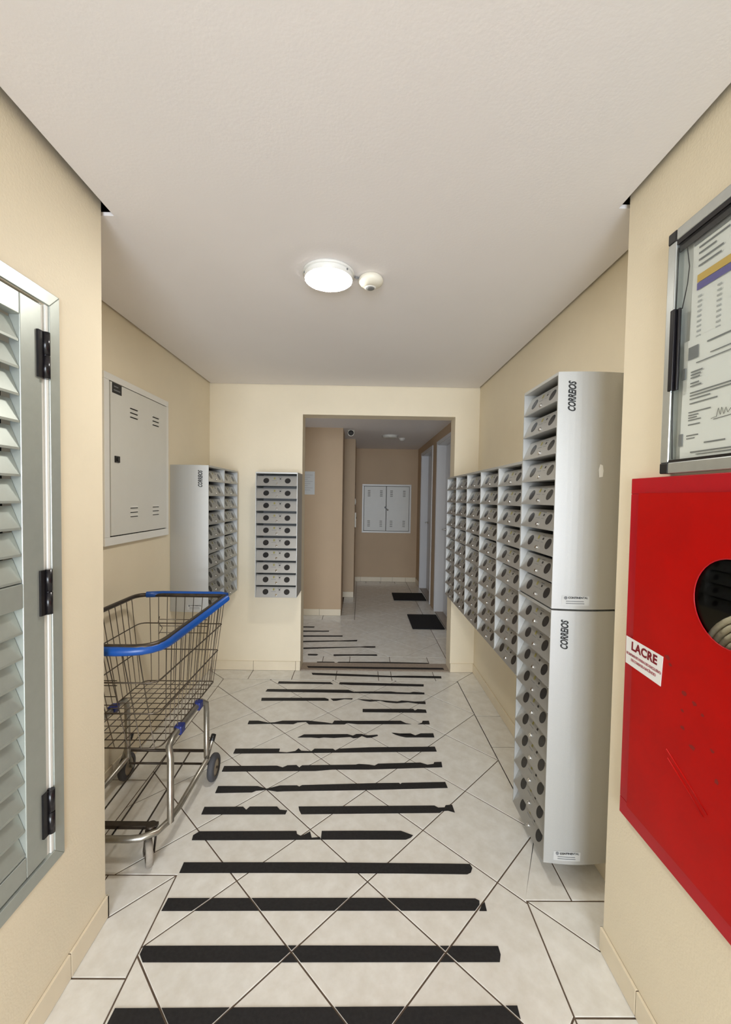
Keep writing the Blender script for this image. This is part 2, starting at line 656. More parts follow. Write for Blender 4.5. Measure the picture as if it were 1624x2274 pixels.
# hall
lattice([(-1.9, 3.81), (0.802, 3.81), (0.802, 7.1), (-0.06, 7.1), (-0.06, 4.96), (-1.9, 4.96)], 0.347, 4.248, 0.25, 1)
xs = [-1.9, -1.54, -1.19, -0.84, -0.58, -0.326, -0.083, 0.28, 0.625, 0.802]
for a, b in zip(xs[:-1], xs[1:]):
    tile([(a, YB2 + 0.004), (b, YB2 + 0.004), (b, 3.81), (a, 3.81)], floor)
ys = [YB2, 3.98, 4.335, 4.69, 5.045, 5.4, 5.755, 6.11, 6.465, 6.82, YF]
for a, b in zip(ys[:-1], ys[1:]):
    tile([(0.802, a), (HX, a), (HX, b), (0.802, b)], floor)
xs = [-1.9, -1.55, -1.2, -0.85, -0.45, -0.06]
for a, b in zip(xs[:-1], xs[1:]):
    tile([(a, 4.96), (b, 4.96), (b, 5.135), (a, 5.135)], floor)
for a, b in ((5.135, 5.45), (5.45, 5.8), (5.8, 6.1)):
    tile([(-0.234, a), (-0.06, a), (-0.06, b), (-0.234, b)], floor)
xs = [-0.06, 0.1, 0.345, 0.6, 0.802]
for a, b in zip(xs[:-1], xs[1:]):
    tile([(a, 7.1), (b, 7.1), (b, YF), (a, YF)], floor)
for a, b in ((6.1, 6.5), (6.5, 6.85), (6.85, YF)):
    tile([(-0.096, a), (-0.06, a), (-0.06, b), (-0.096, b)], floor, g=0.001)
# stone threshold in the opening and in the two flat doorways
struct(MB().box(OX0 + 0.001, OX1 - 0.001, YB + 0.002, YB2 + 0.003, -0.01, 0.004).build('trim_1', M['stone'], bevel=0.002))
struct(MB().box(HX + 0.001, HX + 0.15, 4.43, 5.355, -0.01, 0.006).build('trim_2', M['stone']))
struct(MB().box(HX + 0.001, HX + 0.15, 5.80, 6.755, -0.01, 0.006).build('trim_3', M['stone']))

# ------------------------------------------------------------------ baseboards, tile by tile
def baseboard(name, pts, h, t, side, joints):
    """straight skirting from pts[0] to pts[1]; side = unit normal into the room; joints = distances along"""
    a, b = Vector(pts[0] + (0,)), Vector(pts[1] + (0,))
    d = (b - a).normalized()
    L = (b - a).length
    nrm = Vector(side + (0,))
    root = MB()
    p = lambda s_, o_, z: a + d * s_ + nrm * o_ + Vector((0, 0, z))

    def slab(mm, s0, s1, o0, o1, z0, z1):
        mm.add([p(s0, o0, z0), p(s1, o0, z0), p(s1, o1, z0), p(s0, o1, z0), p(s0, o0, z1), p(s1, o0, z1), p(s1, o1, z1), p(s0, o1, z1)],
               [(0, 1, 2, 3), (4, 7, 6, 5), (0, 4, 5, 1), (1, 5, 6, 2), (2, 6, 7, 3), (3, 7, 4, 0)])
    slab(root, 0, L, 0, t - 0.002, 0, h - 0.001)
    r = struct(root.build(name, M['grout']))
    js = [0] + [j for j in joints if 0 < j < L] + [L]
    for s0, s1 in zip(js[:-1], js[1:]):
        mm = MB()
        slab(mm, s0 + 0.0012, s1 - 0.0012, -0.0 + 0.0005, t, 0.0015, h)
        o = mm.build('baseboard_tile', M['base'], r, bevel=0.0015, segs=2)
    return r


def steps(a, st, L):
    r = []
    while a < L:
        r.append(a)
        a += st
    return r


baseboard('baseboard_left_entry', ((NL, YL + 0.008), (NL, Y0)), 0.078, 0.009, (1, 0), steps(0.19, 0.354, 9))
baseboard('baseboard_left_return', ((XL, YL), (NL + 0.009, YL)), 0.078, 0.008, (0, 1), [0.3])
baseboard('baseboard_left', ((XL, YL), (XL, YB)), 0.078, 0.009, (1, 0), steps(0.35, 0.354, 9))
baseboard('baseboard_back_left', ((XL, YB), (OX0, YB)), 0.078, 0.010, (0, -1), [0.02, 0.375, 0.73])
baseboard('baseboard_back_right', ((OX1, YB), (XR, YB)), 0.075, 0.010, (0, -1), [])
baseboard('baseboard_right', ((XR, YR), (XR, YB)), 0.075, 0.009, (-1, 0), [0.05, 0.404, 0.76, 1.115, 1.469, 1.823])
baseboard('baseboard_right_entry', ((NR, YR + 0.006), (NR, Y0)), 0.078, 0.009, (-1, 0), steps(0.18, 0.354, 9))
baseboard('baseboard_hall_pier', ((-1.9, 5.135), (-0.234, 5.135)), 0.08, 0.010, (0, -1), [0.3, 0.627, 0.954, 1.4])
baseboard('baseboard_hall_left', ((-0.5, 6.10), (-0.096, 6.10)), 0.08, 0.010, (0, -1), [])
baseboard('baseboard_hall_far', ((-0.096, YF), (HX, YF)), 0.08, 0.010, (0, -1), [0.1, 0.46, 0.66, 0.89])
baseboard('baseboard_hall_right', ((HX, 6.78), (HX, YF)), 0.08, 0.010, (-1, 0), [0.25])

# ------------------------------------------------------------------ black grip-tape strips on the floor
STRIPS = [
  [[(-0.682,1.149),(-0.292,1.152),(0.149,1.155),(0.476,1.158),(0.474,1.129),(0.466,1.081),(-0.682,1.074),(-0.683,1.114)]],
  [[(-0.686,1.315),(-0.21,1.318),(0.166,1.319),(0.473,1.319),(0.473,1.294),(0.463,1.272),(0.018,1.27),(-0.379,1.268),(-0.665,1.267),(-0.686,1.29)]],
  [[(-0.682,1.477),(-0.374,1.479),(0.018,1.482),(0.442,1.482),(0.455,1.474),(0.446,1.437),(-0.142,1.434),(-0.684,1.43)],[(0.459,1.458),(0.473,1.469),(0.471,1.436),(0.444,1.436)]],
  [[(-0.688,1.626),(-0.164,1.63),(0.38,1.628),(0.46,1.627),(0.465,1.609),(0.454,1.589),(0.438,1.581),(0.194,1.583),(-0.334,1.582),(-0.686,1.579)]],
  [[(-0.7,1.734),(-0.705,1.76),(-0.685,1.781),(-0.263,1.787),(-0.258,1.77),(-0.239,1.76),(-0.222,1.77),(-0.203,1.785),(-0.192,1.751),(-0.156,1.755),(-0.153,1.742),(-0.445,1.737)],[(-0.152,1.788),(0.017,1.791),(0.197,1.792),(0.229,1.777),(0.248,1.768),(0.236,1.755),(0.214,1.745),(-0.152,1.742)]],
  [[(-0.718,1.925),(-0.537,1.928),(-0.517,1.909),(-0.506,1.929),(-0.377,1.931),(-0.36,1.911),(-0.325,1.907),(-0.329,1.883),(-0.715,1.878)],[(-0.276,1.932),(0.372,1.945),(0.389,1.932),(0.419,1.934),(0.427,1.948),(0.459,1.951),(0.461,1.902),(0.432,1.913),(0.404,1.911),(0.39,1.899),(0.058,1.892),(-0.256,1.884),(-0.269,1.908)]],
  [[(-0.702,2.067),(-0.503,2.069),(-0.454,2.051),(-0.427,2.061),(-0.392,2.075),(-0.305,2.077),(-0.293,2.068),(-0.28,2.079),(0.062,2.097),(0.216,2.102),(0.223,2.093),(0.231,2.102),(0.458,2.112),(0.462,2.068),(0.061,2.048),(-0.363,2.034),(-0.397,2.031),(-0.441,2.04),(-0.455,2.044),(-0.475,2.039),(-0.502,2.036),(-0.52,2.024),(-0.7,2.017)]],
  [[(-0.723,2.224),(-0.438,2.231),(-0.405,2.217),(-0.382,2.235),(-0.333,2.238),(-0.315,2.218),(-0.302,2.236),(-0.009,2.246),(0.008,2.252),(0.065,2.247),(0.095,2.239),(0.115,2.256),(0.351,2.269),(0.387,2.251),(0.422,2.258),(0.429,2.274),(0.47,2.277),(0.466,2.231),(0.064,2.206),(-0.133,2.203),(-0.226,2.19),(-0.721,2.178)]],
  [[(-0.709,2.381),(-0.452,2.385),(-0.451,2.355),(-0.406,2.35),(-0.36,2.364),(-0.344,2.39),(-0.325,2.367),(-0.265,2.364),(-0.251,2.388),(-0.143,2.389),(-0.129,2.373),(-0.11,2.39),(0.068,2.406),(0.458,2.419),(0.461,2.372),(0.067,2.359),(-0.269,2.348),(-0.397,2.343),(-0.708,2.335)]],
  [[(-0.367,2.5),(-0.332,2.533),(-0.064,2.541),(-0.03,2.525),(-0.009,2.543),(0.024,2.544),(0.056,2.529),(0.122,2.538),(0.125,2.526),(0.085,2.506),(0.056,2.503),(0.024,2.523),(-0.002,2.502),(-0.027,2.498),(-0.046,2.511),(-0.146,2.499),(-0.208,2.503),(-0.235,2.496),(-0.287,2.502)],[(0.211,2.562),(0.221,2.551),(0.33,2.556),(0.357,2.534),(0.393,2.557),(0.473,2.559),(0.472,2.515),(0.296,2.512),(0.265,2.523),(0.233,2.54)]],
  [[(-0.712,2.685),(-0.649,2.686),(-0.582,2.663),(-0.542,2.668),(-0.495,2.689),(-0.326,2.693),(-0.278,2.684),(-0.216,2.674),(-0.166,2.661),(-0.156,2.696),(0.014,2.696),(0.282,2.703),(0.313,2.674),(0.347,2.662),(-0.003,2.656),(-0.071,2.668),(-0.086,2.652),(-0.317,2.648),(-0.339,2.677),(-0.393,2.67),(-0.417,2.648),(-0.567,2.651),(-0.71,2.643)],[(0.428,2.705),(0.469,2.706),(0.468,2.662),(0.389,2.663),(0.418,2.68)]],
  [[(0.031,2.851),(0.384,2.859),(0.393,2.837),(0.414,2.857),(0.471,2.85),(0.471,2.808),(0.031,2.809)]],
  [[(-0.704,2.996),(-0.245,3.006),(-0.216,2.986),(-0.214,2.964),(-0.697,2.954)],[(-0.203,2.995),(-0.041,3.004),(-0.045,2.985),(-0.102,2.99),(-0.156,2.965),(-0.18,2.962)],[(-0.007,2.991),(0.139,2.982),(0.283,2.962),(0.315,2.978),(0.405,2.964),(0.486,2.969),(0.482,2.928),(0.424,2.934),(0.358,2.953),(0.273,2.938),(0.198,2.95),(0.16,2.971),(0.085,2.957),(0.039,2.969)]],
  [[(-0.693,3.135),(-0.077,3.137),(-0.033,3.106),(0.013,3.11),(0.032,3.112),(0.248,3.117),(0.285,3.107),(0.391,3.102),(0.416,3.115),(0.499,3.105),(0.496,3.076),(0.404,3.077),(0.013,3.086),(-0.699,3.096)]],
  [[(-0.633,3.27),(-0.222,3.263),(-0.198,3.23),(-0.306,3.233),(-0.634,3.231)],[(-0.149,3.265),(0.048,3.261),(0.516,3.245),(0.509,3.207),(-0.058,3.221),(-0.154,3.231)]],
  [[(-0.393,3.437),(-0.063,3.42),(0.124,3.407),(0.272,3.394),(0.385,3.402),(0.683,3.399),(0.678,3.358),(0.27,3.368),(-0.062,3.382),(-0.38,3.4)]],
  [[(-0.448,3.567),(0.128,3.562),(0.727,3.559),(0.734,3.525),(0.127,3.524),(-0.432,3.532)]],
  [[(-0.374,3.676),(-0.222,3.675),(-0.204,3.64),(-0.182,3.676),(0.253,3.684),(0.615,3.674),(0.638,3.645),(0.25,3.639),(-0.37,3.636)]],
  [[(-0.478,3.854),(-0.398,3.857),(-0.379,3.841),(-0.394,3.818),(-0.473,3.821)],[(-0.238,3.851),(0.167,3.863),(0.17,3.83),(-0.031,3.829),(-0.235,3.812)]],
  [[(-0.542,4.019),(0.01,4.06),(0.063,4.074),(0.161,4.077),(0.16,4.039),(0.076,4.035),(0.01,4.045),(-0.537,3.98)]],
  [[(-0.573,4.204),(-0.267,4.228),(-0.212,4.225),(-0.107,4.242),(-0.019,4.255),(-0.023,4.214),(-0.105,4.205),(-0.22,4.205),(-0.568,4.169)]],
  [[(-0.596,4.374),(-0.178,4.386),(-0.176,4.353),(-0.591,4.335)]],
  [[(-0.619,4.535),(-0.333,4.54),(-0.331,4.51),(-0.613,4.496)]],
  [[(-0.639,4.68),(-0.507,4.682),(-0.508,4.647),(-0.634,4.642)]]]

STRIP_LABELS = [
    'widest black grip tape strip, nearest the camera, cut off by the photo edge',
    'black grip tape strip split by two tile joints, second from the bottom of the photo',
    'long black floor tape with a small loose right tip, third from the bottom',
    'intact long black floor tape with rounded right end, fourth from the bottom',
    'black floor tape with a torn bite and pointed right end, fifth from the bottom',
    'black floor tape in two pieces with frayed right tip, sixth from the bottom',
    'black floor tape pinched thin at a tile joint, seventh from the bottom',
    'black floor tape with nicked upper edge, eighth from the bottom',
    'black floor tape with a long tear left of centre, ninth from the bottom',
    'heavily torn black floor tape in two ragged pieces, tenth from the bottom',
    'ragged black floor tape with a small detached right end, eleventh from the bottom',
    'short black floor tape only on the right half, twelfth from the bottom',
    'shredded thin black floor tape in three fragments, thirteenth from the bottom',
    'thin black floor tape with frayed right half, fourteenth from the bottom',
    'thin black floor tape with a small gap left of centre, fifteenth from the bottom',
    'thin black floor tape on the border tiles just before the stone threshold',
    'long thin black tape stuck on the stone threshold of the opening',
    'thin black floor tape just beyond the stone threshold of the opening',
    'thin black hall tape in two pieces, second beyond the stone threshold',
    'thin black hall tape reaching furthest right, third beyond the stone threshold',
    'thin black hall tape with frayed right end, fourth beyond the stone threshold',
    'thin black hall tape of middling length, fifth beyond the stone threshold',
    'short thin black hall tape, second nearest to the hall pier',
    'shortest thin black hall tape, nearest to the hall pier']
for k, pieces in enumerate(STRIPS):
    m = MB()
    z0 = 0.0042 if k == 16 else 0.0006
    for p in pieces:
        q = p if parea(p) > 0 else p[::-1]
        cuts = [q]
        if k in (0, 1, 2):
            # worn through along the tile joints: keep what lies inside each tile
            cuts = []
            for i in range(-9, 10):
                for j in range(-3, 3):
                    if (i + j) % 2:
                        continue
                    cx, cy, dd = 0.046 + i * 0.25, 1.2993 + j * 0.25, 0.25 - 0.0045
                    dmd = [(cx + dd, cy), (cx, cy + dd), (cx - dd, cy), (cx, cy - dd)]
                    c_ = q
                    for e in range(4):
                        c_ = clip(c_, dmd[e], dmd[(e + 1) % 4])
                        if len(c_) < 3:
                            break
                    c_ = clean(c_) if len(c_) >= 3 else []
                    if len(c_) >= 3 and abs(parea(c_)) > 5e-5:
                        cuts.append(c_)
        for c_ in cuts:
            m.prism(c_, 'z', z0, z0 + 0.0011)
    tag(m.build('grip_tape_strip', M['tape']), STRIP_LABELS[k], 'floor tape', 'black grip tape strips across the floor')

# ------------------------------------------------------------------ mailbox units
W, DP, RP = 0.325, 0.253, 0.0965       # column width, depth, row pitch
T = 0.005
DH, REC = 0.076, 0.034                  # door height (vertical), how far its top leans back


def door_meshes():
    """shared meshes, local frame of a door: origin at its lower front edge, x to the side, door rising in +z and leaning to -y"""
    dirz = Vector((0, -REC, DH)).normalized()
    nrm = Vector((0, DH, REC)).normalized()
    Ld = math.hypot(DH, REC)
    w = W / 2 - T - 0.0015
    P = lambda x, s_, o_: Vector((x, 0, 0)) + dirz * s_ + nrm * o_
    d = MB()
    d.add([P(-w, 0, 0), P(w, 0, 0), P(w, Ld, 0), P(-w, Ld, 0), P(-w, 0, -0.004), P(w, 0, -0.004), P(w, Ld, -0.004), P(-w, Ld, -0.004)],
          [(0, 1, 2, 3), (7, 6, 5, 4), (0, 4, 5, 1), (1, 5, 6, 2), (2, 6, 7, 3), (3, 7, 4, 0)])
    # turned-in lower lip and upper lip
    d.add([P(-w, 0, 0), P(w, 0, 0), P(w, 0, 0) + Vector((0, -0.03, 0.0005)), P(-w, 0, 0) + Vector((0, -0.03, 0.0005))], [(3, 2, 1, 0)])
    d.add([P(-w, Ld, 0), P(w, Ld, 0), P(w, Ld, 0) + Vector((0, -0.012, 0)), P(-w, Ld, 0) + Vector((0, -0.012, 0))], [(0, 1, 2, 3)])
    out_ = {}

    def fin(m, name, mats):
        me = bpy.data.meshes.new(name)
        me.from_pydata(m.v, [], m.f)
        for q in (mats if isinstance(mats, list) else [mats]):
            me.materials.append(q)
        me.polygons.foreach_set('material_index', m.m)
        me.polygons.foreach_set('use_smooth', m.sm)
        me.update()
        return me
    out_['door'] = fin(d, 'door', M['silver_door'])
    r = 0.0225
    cz = Ld * 0.52
    m = MB()
    m.cyl(P(0, cz, 0.0), P(0, cz, 0.0008), r, r, 20)
    out_['disc'] = fin(m, 'view_disc', M['disc'])
    m = MB()
    m.cyl(P(0, Ld * 0.22, 0), P(0, Ld * 0.22, 0.003), 0.0085, 0.0085, 14)
    m.cyl(P(0, Ld * 0.22, 0.003), P(0, Ld * 0.22, 0.006), 0.0075, 0.0065, 14)
    q = MB()
    m.add([P(-0.001, Ld * 0.22 - 0.004, 0.0062), P(0.001, Ld * 0.22 - 0.004, 0.0062), P(0.001, Ld * 0.22 + 0.004, 0.0062), P(-0.001, Ld * 0.22 + 0.004, 0.0062)], [(0, 1, 2, 3)], 1)
    out_['lock'] = fin(m, 'lock', [M['chrome'], M['ink']])
    m = MB()

    def mark(x0, x1, s0, s1, mi):
        m.add([P(x0, s0, 0.0004), P(x1, s0, 0.0004), P(x1, s1, 0.0004), P(x0, s1, 0.0004)], [(0, 1, 2, 3)], mi)
    # the viewer sees +x to the left on a wall-facing box, so marks are mirrored in x
    mark(0.016, 0.026, Ld * 0.66, Ld * 0.86, 1)
    mark(0.012, 0.014, Ld * 0.66, Ld * 0.86, 1)
    mark(0.003, 0.040, Ld * 0.53, Ld * 0.56, 0)
    mark(-0.038, -0.010, Ld * 0.84, Ld * 0.88, 0)
    mark(-0.031, -0.019, Ld * 0.66, Ld * 0.77, 2)
    mark(-0.036, -0.013, Ld * 0.53, Ld * 0.55, 0)
    out_['print'] = fin(m, 'printed_marks', [M['inkgrey'], M['olive'], M['ink']])
    return out_


DM = door_meshes()


def mailbox(loc, rz, rows, label, cover=None, chip=False):
    """local frame: x along the wall, y out of the wall to the front, z up from the bottom of the unit"""
    head = 0.013
    H = rows * RP + head
    root = thing('mailbox_unit', loc, rz, label, 'mailbox', 'steel mailbox columns')
    L = dict(local=True)
    g = 0.0006
    for k, (a, b) in enumerate(((g, g + T), (W - g - T, W - g))):
        is_cover = (cover == k)
        if is_cover:
            pm = MB()
            s_ = -1 if k == 0 else 1
            base = g if k == 0 else W - g
            n = 12
            prof = []
            for i in range(n + 1):
                t = i / n
                prof.append((base + s_ * 0.011 * math.sin(math.pi * min(1, max(0, t))) ** 1.0, 0.001 + t * (DP - 0.001)))
            inn = [(base - s_ * T, DP), (base - s_ * T, 0.001)]
            poly = prof + inn
            pm.prism(poly, 'z', 0.0015, H - 0.0015)
            for i, f in enumerate(pm.f):
                if len(f) == 4:
                    pm.sm[i] = False
            sp = pm.build('side_panel', M['silver'], root, **L)
            # lettering, reading upwards
            sx = s_
            # the bulge is flat enough near the front; take its height there
            if k == 0:
                xdir, ydir = (0, 0, 1), (0, 1, 0)
            else:
                xdir, ydir = (0, 0, 1), (0, -1, 0)
            df = DP - 0.050
            off = base + s_ * (0.011 * math.sin(math.pi * df / DP) ** 1.0 + 0.0012)
            slope = 0.011 * math.pi / DP * math.cos(math.pi * df / DP) * s_
            yv = Vector((slope, 1, 0)).normalized() * (1 if k == 0 else -1)
            place_text('lettering', 'CORREiOS', 0.0365, M['ink'], sp, (off, df, H - 0.094), xdir, yv, shear=0.36, bold=0.0012, space=1.0, xs=0.63)
            # maker's label: a clear strip with a round mark and three lines of fine print
            dl = DP - 0.085
            offl = base + s_ * (0.011 * math.sin(math.pi * dl / DP) ** 1.0 + 0.0012)
            rd = Vector((0, -1, 0)) if k == 0 else Vector((0, 1, 0))
            lb = MB()

            def bar(u0, u1, v0, v1, mi, e=0.0):
                def q(u, v):
                    yy = dl + rd.y * u
                    xx = base + s_ * (0.011 * math.sin(math.pi * yy / DP) ** 1.0 + 0.0010 + e)
                    return (xx, yy, 0.034 + v)
                f = (0, 1, 2, 3)
                lb.add([q(u0, v0), q(u1, v0), q(u1, v1), q(u0, v1)], [f], mi)
            bar(-0.05, -0.01, -0.018, 0.018, 0)
            bar(-0.01, 0.03, -0.018, 0.018, 0)
            bar(0.03, 0.05, -0.018, 0.018, 0)
            bar(-0.035, 0.0, -0.004, -0.001, 1, 0.0005)
            bar(0.0, 0.03, -0.004, -0.001, 1, 0.0005)
            bar(-0.035, 0.0, -0.012, -0.009, 1, 0.0005)
            bar(0.0, 0.032, -0.012, -0.009, 1, 0.0005)
            yy = dl + rd.y * -0.036
            xx = base + s_ * (0.011 * math.sin(math.pi * yy / DP) ** 1.0 + 0.0016)
            lb.cyl((xx, yy, 0.044), (xx + s_ * 0.0004, yy, 0.044), 0.0062, n=14, mi=1)
            if chip:
                cp = MB()
                yc = DP - 0.163
                xc = base + s_ * (0.011 * math.sin(math.pi * yc / DP) + 0.0012)
                pts = [(-0.007, -0.022), (0.006, -0.024), (0.009, 0.004), (0.004, 0.024), (-0.006, 0.020), (-0.009, 0.0)]
                cp.add([(xc, yc + a_, H - 0.363 + b_) for a_, b_ in pts], [tuple(range(6)) if s_ > 0 else tuple(range(6))[::-1]])
                cp.build('paint_chip', M['paper'], sp, **L)
            lb.build('maker_label', [M['sticker'], M['inkgrey']], sp, **L)
            place_text('lettering', 'CONTINENTAL', 0.0105, M['ink'], sp, (offl + s_ * 0.0012, dl + rd.y * 0.008, 0.045), rd, (0, 0, 1), bold=0.0002)
        else:
            MB().box(a, b, 0.001, DP, 0.0015, H - 0.0015).build('side_panel', M['silver'], root, **L)
    MB().box(g + T, W - g - T, 0.001, DP, H - head, H - 0.001).build('top_cap', M['silver'], root, bevel=0.001, **L)
    MB().box(g + T, W - g - T, 0.001, 0.005, 0.002, H - head).build('back_panel', M['silver_in'], root, **L)
    for r in range(rows):
        z = 0.002 + r * RP
        MB_sh = SHELF
        inst('shelf', MB_sh, root, (0, 0, z))
        d = inst('door', DM['door'], root, (W / 2, DP + 0.002, z + 0.001))
        inst('view_disc', DM['disc'], d, (0.083, 0, 0))
        inst('view_disc', DM['disc'], d, (-0.083, 0, 0))
        inst('lock', DM['lock'], d, (-0.002, 0, 0))
        inst('printed_marks', DM['print'], d, (0, 0, 0))
    return root


_sh = MB()
_sh.box(T + 0.001, W - T - 0.001, 0.005, DP - 0.006, 0.0, 0.0015)
_so = _sh.build('shelf', M['silver_in'])
SHELF = _so.data
bpy.data.objects.remove(_so, do_unlink=True)

RZ_R, RZ_L, RZ_B = math.pi / 2, -math.pi / 2, math.pi
Y_T = 1.545
mailbox((XR - 0.0005, Y_T, 1.064), RZ_R, 9, 'upper silver mailbox column of the tall stack at the front of the right wall', cover=0, chip=True)
mailbox((XR - 0.0005, Y_T, 0.082), RZ_R, 10, 'lower silver mailbox column standing just off the floor below the tall stack', cover=0)
names = ['first', 'second', 'third', 'fourth', 'fifth']
low = ['silver ten-box mailbox column right behind the tall stack on the right wall',
       'second silver ten-box mailbox column behind the tall stack on the right wall',
       'middle silver ten-box mailbox column of the five low ones on the right wall',
       'fourth silver ten-box mailbox column behind the tall stack on the right wall',
       'rearmost silver mailbox column of the right wall, in the corner by the opening']
for i in range(5):
    mailbox((XR - 0.0005, Y_T + (i + 1) * W, 0.668), RZ_R, 10, low[i])
mailbox((XL + 0.0005, 2.768 + W, 0.690), RZ_L, 10, 'silver mailbox column on the left wall with lettered side, behind the shopping cart', cover=1)
mailbox((XL + 0.0005, 2.768 + 2 * W, 0.690), RZ_L, 10, 'silver mailbox column on the left wall nearest the back corner')
mailbox((-0.494, YB - 0.0005, 0.678), RZ_B, 10, 'single bright mailbox column facing the viewer on the back wall left of the opening')

# ------------------------------------------------------------------ electrical panel on the left alcove wall
X = XL
ep = thing('electrical_panel', (X, 2.375, 1.21), 0, 'white steel electrical panel with vent slots on the left alcove wall', 'electrical panel')
y0, y1, z0, z1 = 2.040, 2.712, 1.210, 2.062
fw = 0.042
m = MB()
m.box(X + 0.0005, X + 0.018, y0, y1, z1 - fw + 0.008, z1)
m.box(X + 0.0005, X + 0.018, y0, y1, z0, z0 + fw)
m.box(X + 0.0005, X + 0.018, y0, y0 + fw, z0 + fw, z1 - fw + 0.008)
m.box(X + 0.0005, X + 0.018, y1 - fw + 0.012, y1, z0 + fw, z1 - fw + 0.008)
m.build('frame', M['white'], ep, bevel=0.002)
MB().box(X + 0.0005, X + 0.006, y0 + fw, y1 - fw + 0.012, z0 + fw, z1 - fw + 0.008).build('recess', M['dark_in'], ep)
dy0, dy1, dz0, dz1 = y0 + fw + 0.005, y1 - fw + 0.007, z0 + fw + 0.006, z1 - fw + 0.003
dr = MB().box(X + 0.010, X + 0.0215, dy0, dy1, dz0, dz1).build('door', M['panel'], ep, bevel=0.002)
XD = X + 0.0215
for yc in (2.295, 2.535):
    for zc in (1.395, 1.372, 1.349, 1.928, 1.905, 1.882):
        m = MB()
        w2 = 0.04
        m.add([(XD, yc - w2, zc + 0.010), (XD, yc + w2, zc + 0.010), (XD + 0.005, yc + w2 - 0.004, zc + 0.001), (XD + 0.005, yc - w2 + 0.004, zc + 0.001),
               (XD, yc - w2, zc), (XD, yc + w2, zc)], [(0, 3, 2, 1)[::-1], (0, 4, 3)[::-1], (1, 2, 5)[::-1]], 0)
        m.box(XD - 0.001, XD + 0.0008, yc - w2 + 0.003, yc + w2 - 0.003, zc - 0.004, zc + 0.002, 1)
        m.build('vent_louvre', [M['panel'], M['ink']], dr)
m = MB()
m.box(XD, XD + 0.006, 2.115, 2.155, 1.628, 1.660)
m.cyl((XD + 0.006, 2.135, 1.644), (XD + 0.009, 2.135, 1.644), 0.009, n=12)
m.build('latch', M['black'], dr, bevel=0.001)
MB().box(XD, XD + 0.0008, 2.098, 2.180, 1.972, 2.022).build('warning_sticker', M['ink'], dr)
m = MB()
for zc, a, b in ((2.006, 2.112, 2.150), (1.988, 2.110, 2.166)):
    m.box(XD + 0.0008, XD + 0.0012, a, b, zc - 0.003, zc + 0.003)
m.build('sticker_print', M['inkgrey'], dr)
m = MB()
for zc in (1.30, 1.62, 1.95):
    m.cyl((X + 0.012, y1 - fw + 0.010, zc - 0.03), (X + 0.012, y1 - fw + 0.010, zc + 0.03), 0.0035, n=8)
m.build('hinge_pins', M['white'], ep)

# ------------------------------------------------------------------ louvred aluminium door of the meter cupboard, left entry wall
X = NL
ld = thing('louvred_door', (X, 0.8, 0.41), 0, 'grey aluminium louvred cupboard door with black hinges on the left entry wall', 'cupboard door')
fy0, fy1, fz0, fz1 = 0.36, 1.204, 0.412, 2.017
m = MB()
fwid = 0.038
m.prism([(fy0, fz1), (fy1, fz1), (fy1 - fwid, fz1 - fwid), (fy0, fz1 - fwid)], 'x', X - 0.03, X + 0.006)
m.prism([(fy0, fz0), (fy1, fz0), (fy1 - fwid, fz0 + fwid), (fy0, fz0 + fwid)], 'x', X - 0.03, X + 0.006)
m.prism([(fy1, fz0), (fy1, fz1), (fy1 - fwid, fz1 - fwid), (fy1 - fwid, fz0 + fwid)], 'x', X - 0.03, X + 0.006)
m.build('frame', M['alu'], ld, bevel=0.0015)
# inner stop of the frame
m = MB()
m.box(X - 0.03, X - 0.004, fy1 - fwid - 0.0215, fy1 - fwid, fz0 + fwid, fz1 - fwid)
m.box(X - 0.004, X + 0.002, fy1 - fwid - 0.010, fy1 - fwid, fz0 + fwid, fz1 - fwid)
m.build('frame_stop', M['white'], ld, bevel=0.001)
MB().box(X - 0.14, X - 0.13, 0.42, 1.166, 0.45, 1.976).build('cupboard_back', M['dark_in'], ld)
# leaf: stiles and rails
sy0, sy1 = 1.072, 1.143
lx0, lx1 = X - 0.028, X + 0.001
leaf = MB()
leaf.box(lx0, lx1, sy0, sy1, 0.455, 1.972)
lf = leaf.build('leaf_stile', M['alu'], ld, bevel=0.002)
for a, b in ((1.917, 1.972), (1.172, 1.236), (0.455, 0.512)):
    MB().box(lx0, lx1 - 0.0005, 0.43, sy0 - 0.0006, a, b).build('leaf_rail', M['alu'], ld, bevel=0.002)
MB().box(lx0, lx1, 0.41, 0.43, 0.455, 1.972).build('leaf_stile', M['alu'], ld, bevel=0.002)


def slat(z):
    m = MB()
    # blade leaning back at the top, lower edge towards the room, short upturned lip
    a, b = 0.431, sy0 - 0.0012
    p = [(X - 0.002, z), (X - 0.025, z + 0.058), (X - 0.0275, z + 0.057), (X - 0.0045, z - 0.001)]
    vs_ = [(q[0], a, q[1]) for q in p] + [(q[0], b, q[1]) for q in p]
    m.add(vs_, [(0, 4, 5, 1)[::-1], (1, 5, 6, 2)[::-1], (2, 6, 7, 3)[::-1], (3, 7, 4, 0)[::-1], (0, 1, 2, 3)[::-1], (4, 7, 6, 5)[::-1]])
    m.box(X - 0.006, X - 0.002, a, b, z - 0.003, z + 0.003)
    m.build('slat', M['alu'], ld)


